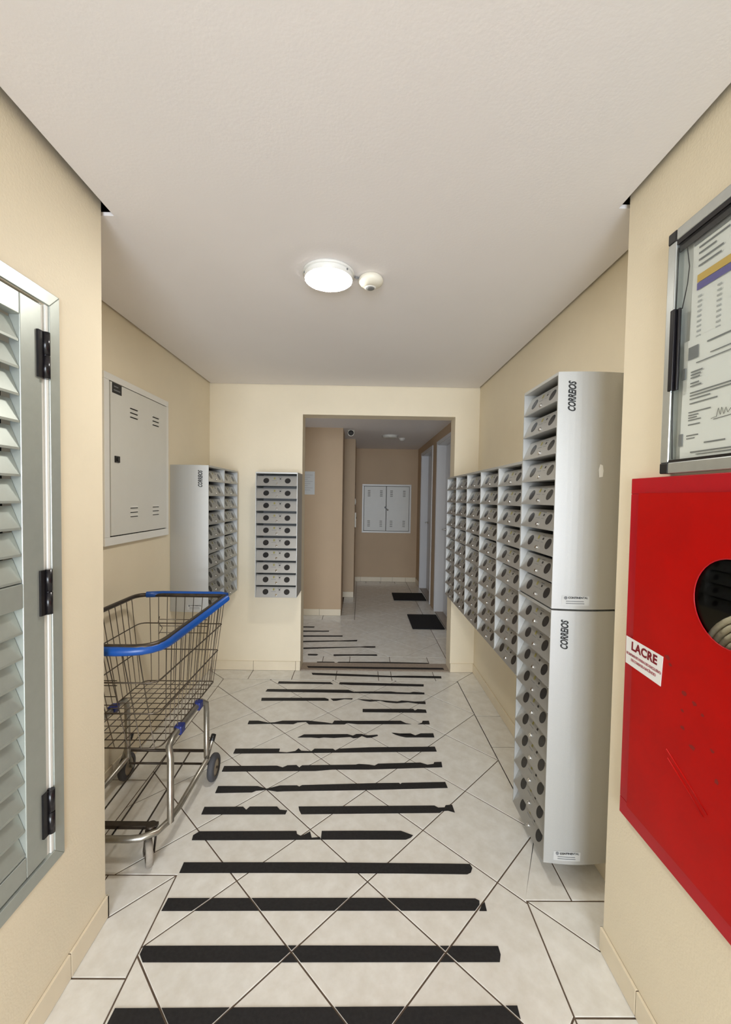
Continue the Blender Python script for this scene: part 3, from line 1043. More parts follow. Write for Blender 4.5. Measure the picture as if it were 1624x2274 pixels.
for i in range(10):
    slat(1.242 + i * 0.0678)
for i in range(10):
    slat(0.519 + i * 0.0655)
for zc in (1.840, 1.198, 0.578):
    h = 0.062
    m = MB()
    m.box(X + 0.0005, X + 0.007, 1.124, 1.146, zc - h, zc + h)
    m.cyl((X + 0.007, 1.151, zc - h), (X + 0.007, 1.151, zc - 0.0015), 0.0095, n=14)
    m.cyl((X + 0.007, 1.151, zc + 0.0015), (X + 0.007, 1.151, zc + h), 0.0095, n=14)
    m.cyl((X + 0.007, 1.151, zc - 0.0015), (X + 0.007, 1.151, zc + 0.0015), 0.008, n=14)
    m.build('hinge', M['blackg'], ld)

# ------------------------------------------------------------------ red fire-hose cabinet, right entry wall
X = NR
hc = thing('fire_hose_cabinet', (X, 0.8, 0.53), 0, 'red steel fire hose cabinet with round window on the right entry wall', 'fire cabinet')
cy0, cy1, cz0, cz1 = 0.40, 1.222, 0.537, 1.538
XF = X - 0.018
m = MB()
m.box(XF, X - 0.0005, cy0, cy1, cz1 - 0.045, cz1)
m.box(XF, X - 0.0005, cy0, cy1, cz0, cz0 + 0.05)
m.box(XF, X - 0.0005, cy1 - 0.045, cy1, cz0 + 0.05, cz1 - 0.045)
m.box(XF, X - 0.0005, cy0, cy0 + 0.045, cz0 + 0.05, cz1 - 0.045)
m.build('frame', M['redframe'], hc, bevel=0.002)
# door sheet with a round hole
oy, oz, rr = 0.872, 1.255, 0.098
a0, a1, b0, b1 = cy0 + 0.03, cy1 - 0.042, cz0 + 0.046, cz1 - 0.043
N = 48
ring = [(oy + rr * math.cos(2 * math.pi * k / N), oz + rr * math.sin(2 * math.pi * k / N)) for k in range(N)]


def edge_pt(k):
    c, s_ = math.cos(2 * math.pi * k / N), math.sin(2 * math.pi * k / N)
    t = 1e9
    if c > 1e-9: t = min(t, (a1 - oy) / c)
    if c < -1e-9: t = min(t, (a0 - oy) / c)
    if s_ > 1e-9: t = min(t, (b1 - oz) / s_)
    if s_ < -1e-9: t = min(t, (b0 - oz) / s_)
    return (oy + c * t, oz + s_ * t)


dm = MB()
XDo, XDi = XF - 0.006, XF - 0.0035
outer = [edge_pt(k) for k in range(N)]
vs_ = [(XDo, p[0], p[1]) for p in ring] + [(XDo, p[0], p[1]) for p in outer] + [(XDi, p[0], p[1]) for p in ring] + [(XDi, p[0], p[1]) for p in outer]
fs = []
for k in range(N):
    j = (k + 1) % N
    fs.append((k, j, N + j, N + k))
    fs.append((2 * N + k, 3 * N + k, 3 * N + j, 2 * N + j))
    fs.append((k, 2 * N + k, 2 * N + j, j))
    fs.append((N + k, N + j, 3 * N + j, 3 * N + k))
# corner triangles of the sheet
for (cyy, czz) in ((a1, b1), (a0, b1), (a0, b0), (a1, b0)):
    k = int(math.floor((math.atan2(czz - oz, cyy - oy) % (2 * math.pi)) / (2 * math.pi / N)))
    j = (k + 1) % N
    b_ = len(vs_)
    vs_ += [(XDo, cyy, czz), (XDi, cyy, czz)]
    fs.append((N + k, b_, N + j))
    fs.append((N + k, 3 * N + k, b_ + 1, b_))
    fs.append((N + j, b_, b_ + 1, 3 * N + j))
dm.add(vs_, fs)
hdoor = dm.build('door', M['red'], hc)
m = MB()
m.tube([(XDo, oy + (rr - 0.001) * math.cos(2 * math.pi * k / 40), oz + (rr - 0.001) * math.sin(2 * math.pi * k / 40)) for k in range(40)], 0.0012, 6, True)
m.build('window_rim', M['redframe'], hdoor)
MB().cyl((XDi, oy, oz), (XDi + 0.002, oy, oz), rr + 0.006, n=40, smooth=False).build('window_glass', M['glass'], hdoor)
# inside
m = MB()
m.box(X + 0.15, X + 0.158, 0.42, 1.19, 0.57, 1.50)
m.build('cabinet_back', M['dark_in'], hc)
m = MB()
for a, b, c, d in ((0.42, 1.19, 0.572, 0.576), (0.42, 1.19, 1.494, 1.498)):
    m.box(X, X + 0.15, a, b, c, d)
m.box(X, X + 0.15, 1.184, 1.188, 0.576, 1.494)
m.build('cabinet_lining', M['dark_in'], hc)
# marks on the door: scratch ridges and scuffs
m = MB()
for (ya, za, yb, zb) in ((1.035, 0.842, 0.905, 0.770), (1.030, 0.822, 0.915, 0.757)):
    m.tube([(XDo, ya, za), (XDo, (ya + yb) / 2, (za + zb) / 2 + 0.002), (XDo, yb, zb)], 0.0016, 6)
m.build('dent_ridges', M['red'], hdoor)
for (yc, zc, r) in ((1.045, 1.075, 0.010), (1.035, 1.060, 0.007), (0.985, 1.010, 0.009), (0.955, 1.000, 0.008), (0.930, 0.985, 0.006), (0.985, 0.925, 0.008), (0.955, 0.895, 0.010), (0.90, 0.92, 0.007), (0.885, 0.86, 0.009), (0.99, 0.965, 0.006)):
    n = 9
    poly = [(yc + r * random.uniform(0.5, 1.1) * math.cos(2 * math.pi * i / n), zc + 0.8 * r * random.uniform(0.5, 1.1) * math.sin(2 * math.pi * i / n)) for i in range(n)]
    MB().add([(XDo - 0.0003, p[0], p[1]) for p in poly], [tuple(range(n))[::-1]]).build('scuff', M['redscuff'], hdoor)
# rolled hose behind the window
m = MB()
path = []
for k in range(0, 7 * 40):
    a = 2 * math.pi * k / 40
    r = 0.03 + 0.0165 * k / 40
    path.append((X + 0.022, 0.855 + r * math.cos(a), 1.095 + r * math.sin(a)))
m.tube(path, 0.0075, 7)
path = [(q[0] + 0.024, q[1], q[2]) for q in path]
m.tube(path, 0.0075, 7)
tag(m.build('fire_hose', M['hose']), 'coiled pale canvas hose seen through the round window of the red cabinet', 'hose')
# seal sticker
sk = thing('seal_sticker', (XDo, 1.135, 0.997), 0, 'white paper seal with red lettering stuck on the red cabinet', 'sticker')
m = MB()
sa = [(1.208, 1.077), (1.058, 1.071), (1.063, 0.991), (1.207, 0.998)]
m.prism(sa[::-1], 'x', XDo - 0.0012, XDo - 0.0004)
m.build('paper', M['paper'], sk)
rd, ud = Vector((0, -1, -0.03)), Vector((0, -0.03, 1))
base = WM[sk.name].translation
loc = lambda y, z: (-0.0016, y - base.y, z - base.z)
place_text('lettering', 'LACRE', 0.0335, M['crimson'], sk, loc(1.131, 1.053), rd, ud, bold=0.0011, space=1.08)
place_text('lettering', 'ROMPIMENTO PARA USO EXCLUSIVO', 0.0098, M['pink'], sk, loc(1.133, 1.027), rd, ud, bold=0.0003, space=0.82)
place_text('lettering', 'DE COMBATE A INCÊNDIO', 0.0098, M['pink'], sk, loc(1.132, 1.013), rd, ud, bold=0.0003, space=0.82)

# ------------------------------------------------------------------ notice board, right entry wall
nb = thing('notice_board', (X, 0.8, 1.545), 0, 'aluminium framed glazed notice board above the red cabinet', 'notice board')
ny0, ny1, nz0, nz1 = 0.30, 1.098, 1.5445, 2.160
XB = X - 0.026
f = 0.028
m = MB()
m.box(XB, X - 0.0005, ny0, ny1 - f, nz1 - f, nz1)
m.box(XB, X - 0.0005, ny0, ny1 - f, nz0, nz0 + f)
m.box(XB, X - 0.0005, ny1 - f, ny1, nz0 + f, nz1 - f)
m.build('frame', M['alu_b'], nb, bevel=0.003)
for z in (nz0, nz1 - f):
    MB().box(XB - 0.0005, X - 0.0005, ny1 - f, ny1 + 0.0005, z, z + f).build('corner_cap', M['black'], nb, bevel=0.003)
MB().box(XB + 0.002, XB + 0.010, ny0, ny1 - f, nz1 - f - 0.012, nz1 - f).build('glazing_channel', M['blackg'], nb)
MB().box(XB + 0.002, XB + 0.010, ny0, ny1 - f, nz0 + f, nz0 + f + 0.006).build('glazing_channel', M['blackg'], nb)
MB().box(XB + 0.0085, XB + 0.0125, ny0, ny1 - f, nz1 - f - 0.03, nz1 - f - 0.012).build('light_strip', M['blackg'], nb)
MB().box(X - 0.004, X - 0.001, ny0, ny1 - f, nz0 + f, nz1 - f).build('backing', M['papergrey'], nb)
MB().box(XB + 0.004, XB + 0.008, ny0, ny1 - f - 0.002, nz0 + f + 0.001, nz1 - f - 0.001).build('glass_pane', M['glass'], nb)
m = MB()
m.box(XB - 0.010, XB + 0.004, 1.054, 1.0685, 1.752, 1.955)
m.box(XB - 0.003, XB + 0.004, 1.046, 1.054, 1.752, 1.955)
m.build('pull_handle', M['blackg'], nb, bevel=0.002)
m = MB()
m.tube([(XB + 0.003, 1.066, 1.955), (XB + 0.003, 1.065, 2.02), (XB + 0.003, 1.064, 2.11)], 0.0012, 5)
m.tube([(XB + 0.010, 1.054, 1.955), (XB + 0.010, 1.040, 2.01), (XB + 0.010, 1.036, 2.05), (XB + 0.010, 1.046, 2.105)], 0.0012, 5)
m.tube([(XB + 0.004, 1.066, 1.752), (XB + 0.004, 1.064, 1.66), (XB + 0.004, 1.060, 1.58)], 0.0012, 5)
m.build('cord', M['black'], nb)


def sheet(name, label, y0, y1, z0, z1, x, mt=M['paper']):
    t = thing(name, (x, (y0 + y1) / 2, z0), 0, label, 'paper notice')
    m = MB()
    n = 6
    vs_ = []
    for i in range(n + 1):
        for j in range(2):
            yy = y0 + (y1 - y0) * j
            zz = z0 + (z1 - z0) * i / n
            vs_.append((x - 0.0008 * math.sin(i * 1.1), yy, zz))
    fs = [(2 * i, 2 * i + 1, 2 * i + 3, 2 * i + 2) for i in range(n)]
    b = len(vs_)
    vs2 = [(p[0] + 0.0008, p[1], p[2]) for p in vs_]
    fs += [tuple(b + k for k in q)[::-1] for q in fs]
    rim = [2 * i for i in range(n + 1)] + [2 * i + 1 for i in range(n, -1, -1)]
    fs += [(rim[k], rim[(k + 1) % len(rim)], b + rim[(k + 1) % len(rim)], b + rim[k]) for k in range(len(rim))]
    m.add(vs_ + vs2, fs)
    m.build('sheet', mt, t)
    return t


def bars(t, x, items, mt, name='print'):
    m = MB()
    for (ya, yb, z, h) in items:
        m.box(x - 0.0022, x - 0.0018, ya, yb, z - h / 2, z + h / 2)
    m.build(name, mt, t)


xp = X - 0.0090
t1 = sheet('price_list', 'printed table with gold and indigo header bars, upper sheet in the notice board', 0.50, 1.034, 1.79, 2.108, xp)
bars(t1, xp, [(0.5, 1.016, 2.0085, 0.018)], M['gold'], 'gold_bar')
bars(t1, xp, [(0.5, 1.016, 1.9895, 0.017)], M['indigo'], 'indigo_bar')
bars(t1, xp, [(0.93, 1.014, 2.082, 0.004), (0.965, 1.014, 2.068, 0.004), (0.945, 1.014, 2.052, 0.004), (0.95, 1.014, 2.038, 0.004), (0.80, 1.03, 2.098, 0.010)], M['inkgrey'])
it = []
for r in range(15):
    for c in range(9):
        it.append((1.0 - c * 0.055, 1.012 - c * 0.055, 1.965 - r * 0.0118, 0.004))
bars(t1, xp, it, M['inklight'], 'table_print')
xq = xp - 0.0032
t2 = sheet('letter_sheet', 'white letter with a square emblem and signature, lower sheet in the notice board', 0.62, 1.047, 1.578, 1.868, xq)
bars(t2, xq, [(1.000, 1.030, 1.834, 0.030)], M['inkgrey'], 'emblem')
bars(t2, xq, [(0.70, 0.975, 1.846, 0.0035)], M['inkgrey'], 'title_print')
it = [(0.70, 0.965, 1.818, 0.0022), (0.68, 1.005, 1.806, 0.0022)]
for k, (l, z) in enumerate(((0.035, 1.787), (0.03, 1.780), (0.028, 1.773), (0.026, 1.760), (0.033, 1.753))):
    it.append((1.020 - l, 1.020, z, 0.003))
for k, (l, z) in enumerate(((0.34, 1.737), (0.34, 1.730), (0.06, 1.722), (0.08, 1.711))):
    it.append((1.020 - l, 1.020, z, 0.0026))
for l, z in ((0.065, 1.690), (0.03, 1.683), (0.026, 1.677), (0.038, 1.671), (0.036, 1.660)):
    it.append((1.022 - l, 1.022, z, 0.0026))
it += [(0.99, 1.026, 1.634, 0.0026), (1.0, 1.026, 1.627, 0.0022), (0.915, 0.972, 1.612, 0.003), (0.66, 1.012, 1.593, 0.003), (0.66, 0.995, 1.587, 0.0018)]
bars(t2, xq, it, M['inkgrey'], 'body_print')
m = MB()
sg = [(0.955, 1.664), (0.940, 1.666), (0.936, 1.684), (0.930, 1.668), (0.927, 1.684), (0.921, 1.668), (0.916, 1.682), (0.911, 1.670), (0.904, 1.678), (0.898, 1.669), (0.885, 1.673), (0.87, 1.671), (0.85, 1.674)]
m.tube([(xq - 0.0022, a, b) for a, b in sg], 0.0005, 5)
m.tube([(xq - 0.0022, 0.948, 1.661), (xq - 0.0022, 0.85, 1.667)], 0.0006, 5)
m.build('signature', M['ink'], t2)
m = MB()
m.box(xq - 0.004, xq - 0.001, 1.036, 1.046, 1.775, 1.802)
m.build('clip', M['inkgrey'], t2)
m = MB()
m.box(xq - 0.004, xq - 0.001, 1.038, 1.048, 1.611, 1.641)
m.build('clip', M['inkgrey'], t2)

# ------------------------------------------------------------------ ceiling lamp and motion sensor
lc = Vector((-0.148, 1.747, ZC))
lamp = thing('ceiling_lamp', lc, 0, 'lit round white ceiling lamp in the middle of the lobby', 'ceiling lamp')
MB().lathe(lc, [(0.0001, -0.001), (0.104, -0.001), (0.106, -0.006), (0.106, -0.012), (0.0001, -0.012)], n=48).build('base_ring', M['white'], lamp)
MB().lathe(lc, [(0.0001, -0.011), (0.1, -0.011), (0.1, -0.016), (0.1, -0.026), (0.096, -0.0315)], n=48).build('side_band', M['white'], lamp)
MB().lathe(lc, [(0.0965, -0.031), (0.09, -0.0335), (0.06, -0.0355), (0.0001, -0.036)], n=48).build('diffuser', M['lamp'], lamp)
m = MB()
for a in (1.4, 3.5, 5.6):
    c, s_ = math.cos(a), math.sin(a)
    m.cyl(lc + Vector((c * 0.099, s_ * 0.099, -0.018)), lc + Vector((c * 0.103, s_ * 0.103, -0.018)), 0.004, n=8)
m.build('clips', M['inkgrey'], lamp)

sc = Vector((0.026, 1.775, ZC))
sn = thing('motion_sensor', sc, 0, 'small beige domed motion sensor next to the lit ceiling lamp', 'motion sensor')
MB().lathe(sc, [(0.0001, -0.0005), (0.042, -0.0005), (0.048, -0.006), (0.0515, -0.014), (0.051, -0.021), (0.046, -0.029), (0.037, -0.035), (0.024, -0.039), (0.0001, -0.0395)], n=32).build('housing', M['beige'], sn)
MB().lathe(sc + Vector((-0.002, 0.012, 0)), [(0.024, -0.034), (0.024, -0.0395), (0.021, -0.041), (0.0001, -0.041)], n=24).build('lens_ring', M['white'], sn)
MB().lathe(sc + Vector((-0.002, 0.012, 0)), [(0.0185, -0.0405), (0.016, -0.0425), (0.008, -0.0435), (0.0001, -0.044)], n=20).build('lens', M['inkgrey'], sn)
m = MB()
m.tube([lc + Vector((0.10, 0.022, -0.004)), lc + Vector((0.113, 0.026, -0.008)), lc + Vector((0.126, 0.029, -0.006))], 0.0022, 6)
m.tube([lc + Vector((0.101, 0.016, -0.004)), lc + Vector((0.113, 0.022, -0.004)), lc + Vector((0.126, 0.024, -0.006))], 0.0022, 6)
m.build('cable', M['inkgrey'], sn)

# ------------------------------------------------------------------ shopping cart in the left alcove
cart = thing('shopping_cart', (-0.96, 1.86, 0), 0, 'wire shopping cart with blue vinyl rim parked in the left alcove', 'shopping cart')


def rounded(pts, rad, n=6):
    """closed polyline with rounded corners in plan; pts = (x, y, z)"""
    r = []
    k = len(pts)
    for i in range(k):
        p, a, b = Vector(pts[i]), Vector(pts[i - 1]), Vector(pts[(i + 1) % k])
        d1, d2 = (a - p).normalized(), (b - p).normalized()
        q0, q1 = p + d1 * rad[i], p + d2 * rad[i]
        for j in range(n + 1):
            t = j / n
            r.append((q0 * (1 - t) + p * t) * (1 - t) + (p * (1 - t) + q1 * t) * t)
    return r


RZT, RZB = 0.925, 0.472
rx0, rx1, ry0, ry1 = -1.200, -0.728, 1.475, 2.258
bx0, bx1, by0, by1 = -1.150, -0.778, 1.615, 2.215
loopT = rounded([(rx1, ry0, RZT), (rx1, ry1, RZT), (rx0, ry1, RZT), (rx0, ry0, RZT)], [0.09, 0.03, 0.07, 0.06])
m = MB()
m.tube(loopT, 0.011, 10, True)
m.build('rim_tube', M['darksteel'], cart)


def off_path(pts, d, dz):
    c = Vector(((rx0 + rx1) / 2, (ry0 + ry1) / 2, 0))
    out_ = []
    for p in pts:
        v = Vector(p)
        w = Vector((v.x - c.x, v.y - c.y, 0))
        sx = (abs(w.x) + d) / max(abs(w.x), 1e-6) if abs(w.x) > 0.15 else 1
        sy = (abs(w.y) + d) / max(abs(w.y), 1e-6) if abs(w.y) > 0.3 else 1
        out_.append(Vector((c.x + w.x * sx, c.y + w.y * sy, v.z + dz)))
    return out_


# vinyl bumper: along the near end, the right side, and the far handle bar
cov = rounded([(rx0 + 0.05, ry0, RZT), (rx1, ry0, RZT), (rx1, ry1, RZT), (rx0, ry1, RZT)], [0.01, 0.13, 0.02, 0.01])
n6 = 7
near = [Vector((rx0 + 0.06, ry0 - 0.010, RZT - 0.012))] + off_path(cov[n6:2 * n6], 0.010, -0.012) + [Vector((rx1 + 0.010, ry1 - 0.02, RZT - 0.010))]
m = MB()
m.tube(near, 0.0165, 12)
m.build('bumper_cover', M['blue'], cart)
m = MB()
far = [Vector((rx1 + 0.004, ry1 + 0.004, RZT)), Vector((rx1 - 0.03, ry1 + 0.012, RZT + 0.003)), Vector((rx0 + 0.13, ry1 + 0.012, RZT + 0.003)), Vector((rx0 + 0.045, ry1 - 0.004, RZT + 0.002))]
m.tube(far, 0.0165, 12)
m.build('handle_cover', M['blue'], cart)


def lerp(a, b, t):
    return a + (b - a) * t


def ring_at(z):
    t = (RZT - z) / (RZT - RZB)
    x0, x1, y0, y1 = lerp(rx0, bx0, t), lerp(rx1, bx1, t), lerp(ry0, by0, t), lerp(ry1, by1, t)
    return rounded([(x1, y0, z), (x1, y1, z), (x0, y1, z), (x0, y0, z)], [0.04, 0.012, 0.04, 0.03], 4)


m = MB()
for z in (0.775, 0.638, RZB):
    m.tube(ring_at(z), 0.0032, 6, True)
m.build('basket_rings', M['wire'], cart)


def wires(name, P0, P1, Q0, Q1, n, r=0.0017):
    m = MB()
    for i in range(n + 1):
        t = i / n
        a = Vector(P0).lerp(Vector(P1), t)
        b = Vector(Q0).lerp(Vector(Q1), t)
        m.tube([a, b], r, 5)
    return m.build(name, M['wire'], cart)


wires('right_wires', (rx1, ry0 + 0.09, RZT), (rx1, ry1 - 0.02, RZT), (bx1, by0 + 0.05, RZB), (bx1, by1 - 0.01, RZB), 15, 0.0019)
wires('left_wires', (rx0, ry0 + 0.06, RZT), (rx0, ry1 - 0.07, RZT), (bx0, by0 + 0.04, RZB), (bx0, by1 - 0.04, RZB), 13, 0.0019)
wires('far_wires', (rx0 + 0.06, ry1, RZT), (rx1 - 0.03, ry1, RZT), (bx0 + 0.04, by1, RZB), (bx1 - 0.02, by1, RZB), 8, 0.0019)
wires('near_wires', (rx0 + 0.06, ry0, RZT), (rx1 - 0.06, ry0, RZT), (bx0 + 0.04, by0, RZB), (bx1 - 0.02, by0, RZB), 6, 0.0019)
m = MB()
for i in range(1, 9):
    x = lerp(bx0, bx1, i / 9)
    m.tube([(x, by0, RZB), (x, by1, RZB)], 0.0022, 5)
for i in range(1, 12):
    y = lerp(by0, by1, i / 12)
    m.tube([(bx0, y, RZB + 0.003), (bx1, y, RZB + 0.003)], 0.0022, 5)
m.build('basket_floor', M['wire'], cart)
# folded flap of the child seat at the far end
m = MB()
for z in (0.815, 0.78, 0.745):
    m.tube([(-1.05, 2.18, z), (-0.80, 2.18, z)], 0.0022, 5)
m.tube([(-1.05, 2.18, 0.83), (-1.055, 2.175, 0.80), (-1.035, 2.18, 0.77), (-1.055, 2.18, 0.735)], 0.0022, 5)
for z in (0.72, 0.70, 0.655, 0.62):
    m.tube([(-1.16, 1.66, z), (-0.97, 1.66, z)], 0.002, 5)
m.build('seat_flap', M['wire'], cart)
# undercarriage: two bent tubes, each near post - top rail - far post
RB = 0.135
for xs_, xt in ((-0.760, -0.772), (-1.155, -1.150)):
    m = MB()
    m.tube([(xs_, 1.668, RB), (xs_, 1.668, 0.40), (xt, 1.680, 0.44), (xt, 1.715, 0.458), (xt, 1.80, 0.460), (xt, 1.98, 0.460), (xt, 2.03, 0.455), (xs_, 2.055, 0.435), (xs_, 2.062, 0.40), (xs_, 2.066, 0.15)], 0.0135, 10)
    m.build('side_post', M['steel'], cart)
m = MB()
ch = [(-0.757, 2.075, 0.140), (-0.760, 1.75, RB), (-0.770, 1.665, RB), (-0.788, 1.615, RB), (-0.835, 1.585, RB), (-0.88, 1.578, RB), (-1.05, 1.578, RB), (-1.10, 1.595, RB), (-1.130, 1.63, RB), (-1.150, 1.72, RB), (-1.160, 2.075, 0.140)]
m.tube(ch, 0.0125, 10)
m.build('chassis_tube', M['steel'], cart)
m = MB()
m.box(-1.13, -0.80, 1.628, 1.655, RB - 0.003, RB + 0.012)
m.build('front_crossbar', M['darksteel'], cart, bevel=0.002)
m = MB()
m.tube([(-1.158, 2.085, 0.172), (-0.757, 2.085, 0.172)], 0.0075, 8)
m.tube([(-1.158, 2.085, 0.104), (-0.757, 2.085, 0.104)], 0.0055, 8)
m.build('rear_crossbars', M['darksteel'], cart)
m = MB()
for x in (-1.06, -0.955, -0.85):
    m.tube([(x, 1.58, RB), (x, 2.085, 0.168)], 0.0035, 6)
m.build('lower_rack_wires', M['darksteel'], cart)
# blue clips
for (x, y) in ((-0.772, 1.78), (-0.772, 1.985), (-1.150, 1.94)):
    m = MB()
    m.box(x - 0.018, x + 0.018, y - 0.022, y + 0.022, 0.440, 0.478)
    m.build('basket_clip', M['navy'], cart, bevel=0.006)


def wheel(x, y, r, w, tilt, name):
    """wheel on the floor with its axle roughly along x; tilt = turn about z"""
    ax = Vector((math.cos(tilt), math.sin(tilt), 0))
    c = Vector((x, y, r))
    wr = MB()
    wr.lathe(c, [(r * 0.62, -w / 2), (r * 0.9, -w / 2), (r * 0.985, -w * 0.3), (r, 0), (r * 0.985, w * 0.3), (r * 0.9, w / 2), (r * 0.62, w / 2)], axis=ax, n=28)
    o = wr.build(name, M['worn'] if name == 'caster_wheel' else M['rubber'], cart)
    hb = MB()
    hb.lathe(c, [(0.0001, -w * 0.40), (r * 0.2, -w * 0.5), (r * 0.45, -w * 0.36), (r * 0.63, -w * 0.44), (r * 0.63, w * 0.44), (r * 0.45, w * 0.36), (r * 0.2, w * 0.5), (0.0001, w * 0.40)], axis=ax, n=24)
    hb.build('hub', M['hub'], o)
    ab = MB()
    ab.cyl(c - ax * (w * 0.75), c + ax * (w * 0.75), 0.006, n=10)
    ab.build('axle', M['darksteel'], o)
    return c, ax


for x, s_ in ((-0.742, 1), (-1.190, -1)):
    c, ax = wheel(x, 2.118, 0.066, 0.030, 0.0, 'rear_wheel')
    m = MB()
    xi = -0.764 if s_ > 0 else -1.160
    m.tube([(xi, 2.062, 0.20), (xi, 2.10, 0.11), (xi, 2.118, 0.066), (xi + 0.02 * s_, 2.118, 0.066)], 0.008, 8)
    m.tube([(xi + 0.01 * s_, 2.05, 0.15), (xi + 0.014 * s_, 2.12, 0.212)], 0.010, 8)
    m.build('wheel_bracket', M['steel'], cart)
    m = MB()
    m.cyl((xi + 0.0135 * s_, 2.112, 0.205), (xi + 0.015 * s_, 2.137, 0.227), 0.0125, n=10)
    m.build('bumper_plug', M['black'], cart)
for x, tl in ((-0.822, 0.55), (-1.10, -0.2)):
    c, ax = wheel(x, 1.615, 0.052, 0.026, tl, 'caster_wheel')
    m = MB()
    side = ax * 0.019
    for q in (-1, 1):
        a = c + side * q
        b = Vector((x + side.x * q, 1.635 + side.y * q, RB - 0.014))
        nrm = ax * 0.0015
        fw_ = Vector((-ax.y, ax.x, 0)) * 0.016
        m.add([a - fw_ - nrm, a + fw_ - nrm, b + fw_ * 1.2 - nrm, b - fw_ * 1.2 - nrm, a - fw_ + nrm, a + fw_ + nrm, b + fw_ * 1.2 + nrm, b - fw_ * 1.2 + nrm],
              [(0, 1, 2, 3), (7, 6, 5, 4), (0, 4, 5, 1), (1, 5, 6, 2), (2, 6, 7, 3), (3, 7, 4, 0)])
    m.cyl((x, 1.635, RB - 0.018), (x, 1.635, RB + 0.016), 0.019, n=14)
    m.build('caster_fork', M['darksteel'], cart)

# ------------------------------------------------------------------ hall
def door(name, y0, y1, label_handle):
    root = thing(name, (HX + 0.12, (y0 + y1) / 2, 0))
    struct(root)
    m = MB()
    m.box(HX - 0.004, HX + 0.13, y1 - 0.012, y1 + 0.0, 0.006, 2.16)
    m.box(HX - 0.004, HX + 0.13, y0, y0 + 0.012, 0.006, 2.16)
    m.box(HX - 0.004, HX + 0.13, y0 + 0.012, y1 - 0.012, 2.148, 2.16)
    m.build('jamb', M['doorwhite'], root, bevel=0.002)
    m = MB()
    m.box(HX - 0.014, HX - 0.0005, y1, y1 + 0.055, 0.001, 2.20)
    m.box(HX - 0.014, HX - 0.0005, y0 - 0.055, y0, 0.001, 2.20)
    m.box(HX - 0.014, HX - 0.0005, y0, y1, 2.16, 2.20)
    m.build('casing', M['doorwhite'], root, bevel=0.003)
    lf_ = MB().box(HX + 0.10, HX + 0.135, y0 + 0.014, y1 - 0.014, 0.010, 2.146).build('leaf', M['doorwhite'], root)
    m = MB()
    yh = y1 - 0.09
    m.cyl((HX + 0.10, yh, 1.08), (HX + 0.085, yh, 1.08), 0.022, n=14)
    m.tube([(HX + 0.088, yh, 1.08), (HX + 0.055, yh, 1.08), (HX + 0.05, yh - 0.02, 1.08), (HX + 0.05, yh - 0.11, 1.08)], 0.008, 8)
    m.build('handle', M['chrome'], lf_)
    return root


door('door_1', 4.42, 5.362, '')
door('door_2', 5.79, 6.76, '')

tag(MB().box(0.597, 0.962, 4.628, 5.198, 0.0012, 0.012).build('doormat', M['mat'], bevel=0.004), 'larger black doormat, the nearer one, on the hall floor by the right-hand door', 'doormat', 'black doormats in the hall')
tag(MB().box(0.489, 0.958, 5.930, 6.378, 0.0012, 0.012).build('doormat', M['mat'], bevel=0.004), 'black doormat further away, by the second door at the end of the hall', 'doormat', 'black doormats in the hall')

# meter cabinet on the far wall
mc = thing('meter_cabinet', (0.44, YF, 0.858), 0, 'white two-door steel cabinet with vents on the far wall of the hall', 'cabinet')
a0, a1, b0, b1 = 0.013, 0.866, 0.858, 1.702
yy = YF - 0.02
m = MB()
fr = 0.030
m.box(a0, a1, yy, YF - 0.0005, b1 - fr, b1)
m.box(a0, a1, yy, YF - 0.0005, b0, b0 + fr)
m.box(a0, a0 + fr, yy, YF - 0.0005, b0 + fr, b1 - fr)
m.box(a1 - fr, a1, yy, YF - 0.0005, b0 + fr, b1 - fr)
m.build('frame', M['white'], mc, bevel=0.003)
MB().box(a0 + fr, a1 - fr, YF - 0.006, YF - 0.0005, b0 + fr, b1 - fr).build('recess', M['dark_in'], mc)
mid = 0.432
for (p, q) in ((a0 + fr + 0.006, mid - 0.004), (mid + 0.004, a1 - fr - 0.006)):
    d = MB().box(p, q, yy - 0.003, YF - 0.008, b0 + fr + 0.006, b1 - fr - 0.006).build('door', M['panel'], mc, bevel=0.003)
    for u in (0.22, 0.78):
        xc = lerp(p, q, u)
        for zc in (b0 + 0.16, b1 - 0.16):
            m = MB()
            for k in range(4):
                z = zc + (k - 1.5) * 0.03
                m.add([(xc - 0.024, yy - 0.003, z + 0.014), (xc + 0.024, yy - 0.003, z + 0.014), (xc + 0.022, yy - 0.009, z), (xc - 0.022, yy - 0.009, z)], [(0, 1, 2, 3)[::-1]], 0)
                m.box(xc - 0.022, xc + 0.022, yy - 0.0042, yy - 0.003, z - 0.006, z + 0.002, 1)
            m.build('vent_louvre', [M['panel'], M['ink']], d)
m = MB()
m.cyl((mid - 0.012, yy - 0.002, 1.30), (mid - 0.012, yy - 0.02, 1.30), 0.018, n=14)
m.build('lock', M['black'], mc)
m = MB()
m.tube([(mid - 0.01, yy - 0.016, 1.29), (mid + 0.01, yy - 0.018, 1.27), (mid + 0.022, yy - 0.014, 1.278)], 0.004, 6)
m.box(mid + 0.014, mid + 0.040, yy - 0.022, yy - 0.008, 1.245, 1.272)
m.build('padlock', M['darksteel'], mc)

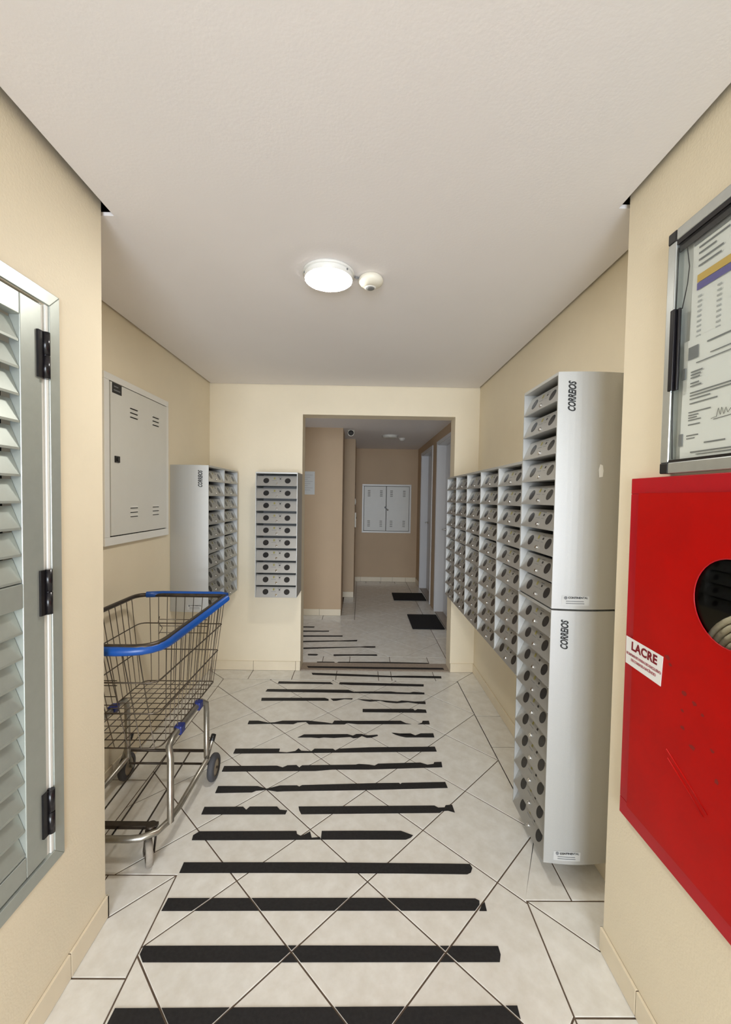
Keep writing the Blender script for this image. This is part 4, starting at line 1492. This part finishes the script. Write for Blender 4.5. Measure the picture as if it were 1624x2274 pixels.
# cctv camera under the hall ceiling by the pier
cc = Vector((-0.143, 5.32, ZH))
cv = thing('cctv_camera', cc, 0, 'small white security camera under the hall ceiling beside the pier', 'security camera')
m = MB()
m.lathe(cc, [(0.0001, -0.0005), (0.045, -0.0005), (0.045, -0.010), (0.020, -0.014)], n=20)
m.build('mount', M['beige'], cv)
m = MB()
m.cyl(cc + Vector((0.0, 0.045, -0.028)), cc + Vector((0.0, -0.05, -0.040)), 0.036, 0.040, n=20)
m.build('housing', M['beige'], cv)
m = MB()
m.cyl(cc + Vector((0, -0.048, -0.0405)), cc + Vector((0, -0.062, -0.046)), 0.036, 0.026, n=18)
m.build('lens', M['blackg'], cv)

# unlit hall lamp and its sensor
hl = Vector((0.375, 5.70, ZH))
h = thing('hall_ceiling_lamp', hl, 0, 'unlit round white ceiling lamp in the far hall', 'ceiling lamp')
MB().lathe(hl, [(0.0001, -0.0005), (0.108, -0.0005), (0.11, -0.010), (0.0001, -0.010)], n=32).build('base_ring', M['white'], h)
MB().lathe(hl, [(0.104, -0.010), (0.104, -0.026), (0.09, -0.034), (0.0001, -0.036)], n=32).build('diffuser', M['panel'], h)
hs = Vector((0.56, 5.93, ZH))
tag(MB().lathe(hs, [(0.0001, -0.0005), (0.045, -0.0005), (0.045, -0.012), (0.03, -0.034), (0.0001, -0.04)], n=24).build('hall_motion_sensor', M['white']), 'small white domed motion sensor next to the unlit hall lamp', 'motion sensor')

# paper notice on the pier, small intercom and switch on the hall walls
nt_ = thing('wall_notice', (-0.66, 5.135, 1.49), 0, 'plain pale paper notice taped on the hall pier', 'paper notice')
MB().box(-0.79, -0.575, 5.1325, 5.1345, 1.495, 1.778).build('sheet', M['papergrey'], nt_)
m = MB()
for k in range(8):
    m.box(-0.765, -0.60 - 0.03 * (k % 3), 5.132, 5.1325, 1.73 - k * 0.026, 1.736 - k * 0.026)
m.build('print', M['inklight'], nt_)
ic = thing('intercom', (-0.096, 6.28, 1.08), 0, 'narrow white wall intercom with a dark button on the hall corner', 'intercom')
MB().box(-0.0955, -0.075, 6.24, 6.32, 1.02, 1.24).build('case', M['beige'], ic, bevel=0.003)
m = MB()
m.cyl((-0.075, 6.28, 1.16), (-0.068, 6.28, 1.16), 0.016, n=14)
m.build('button', M['black'], ic)
sw = thing('light_switch', (-0.096, 6.28, 1.38), 0, 'small white switch plate above the intercom on the hall corner', 'switch')
MB().box(-0.0955, -0.086, 6.25, 6.31, 1.36, 1.45).build('plate', M['beige'], sw, bevel=0.002)
MB().box(-0.086, -0.082, 6.27, 6.29, 1.385, 1.425).build('rocker', M['white'], sw, bevel=0.001)
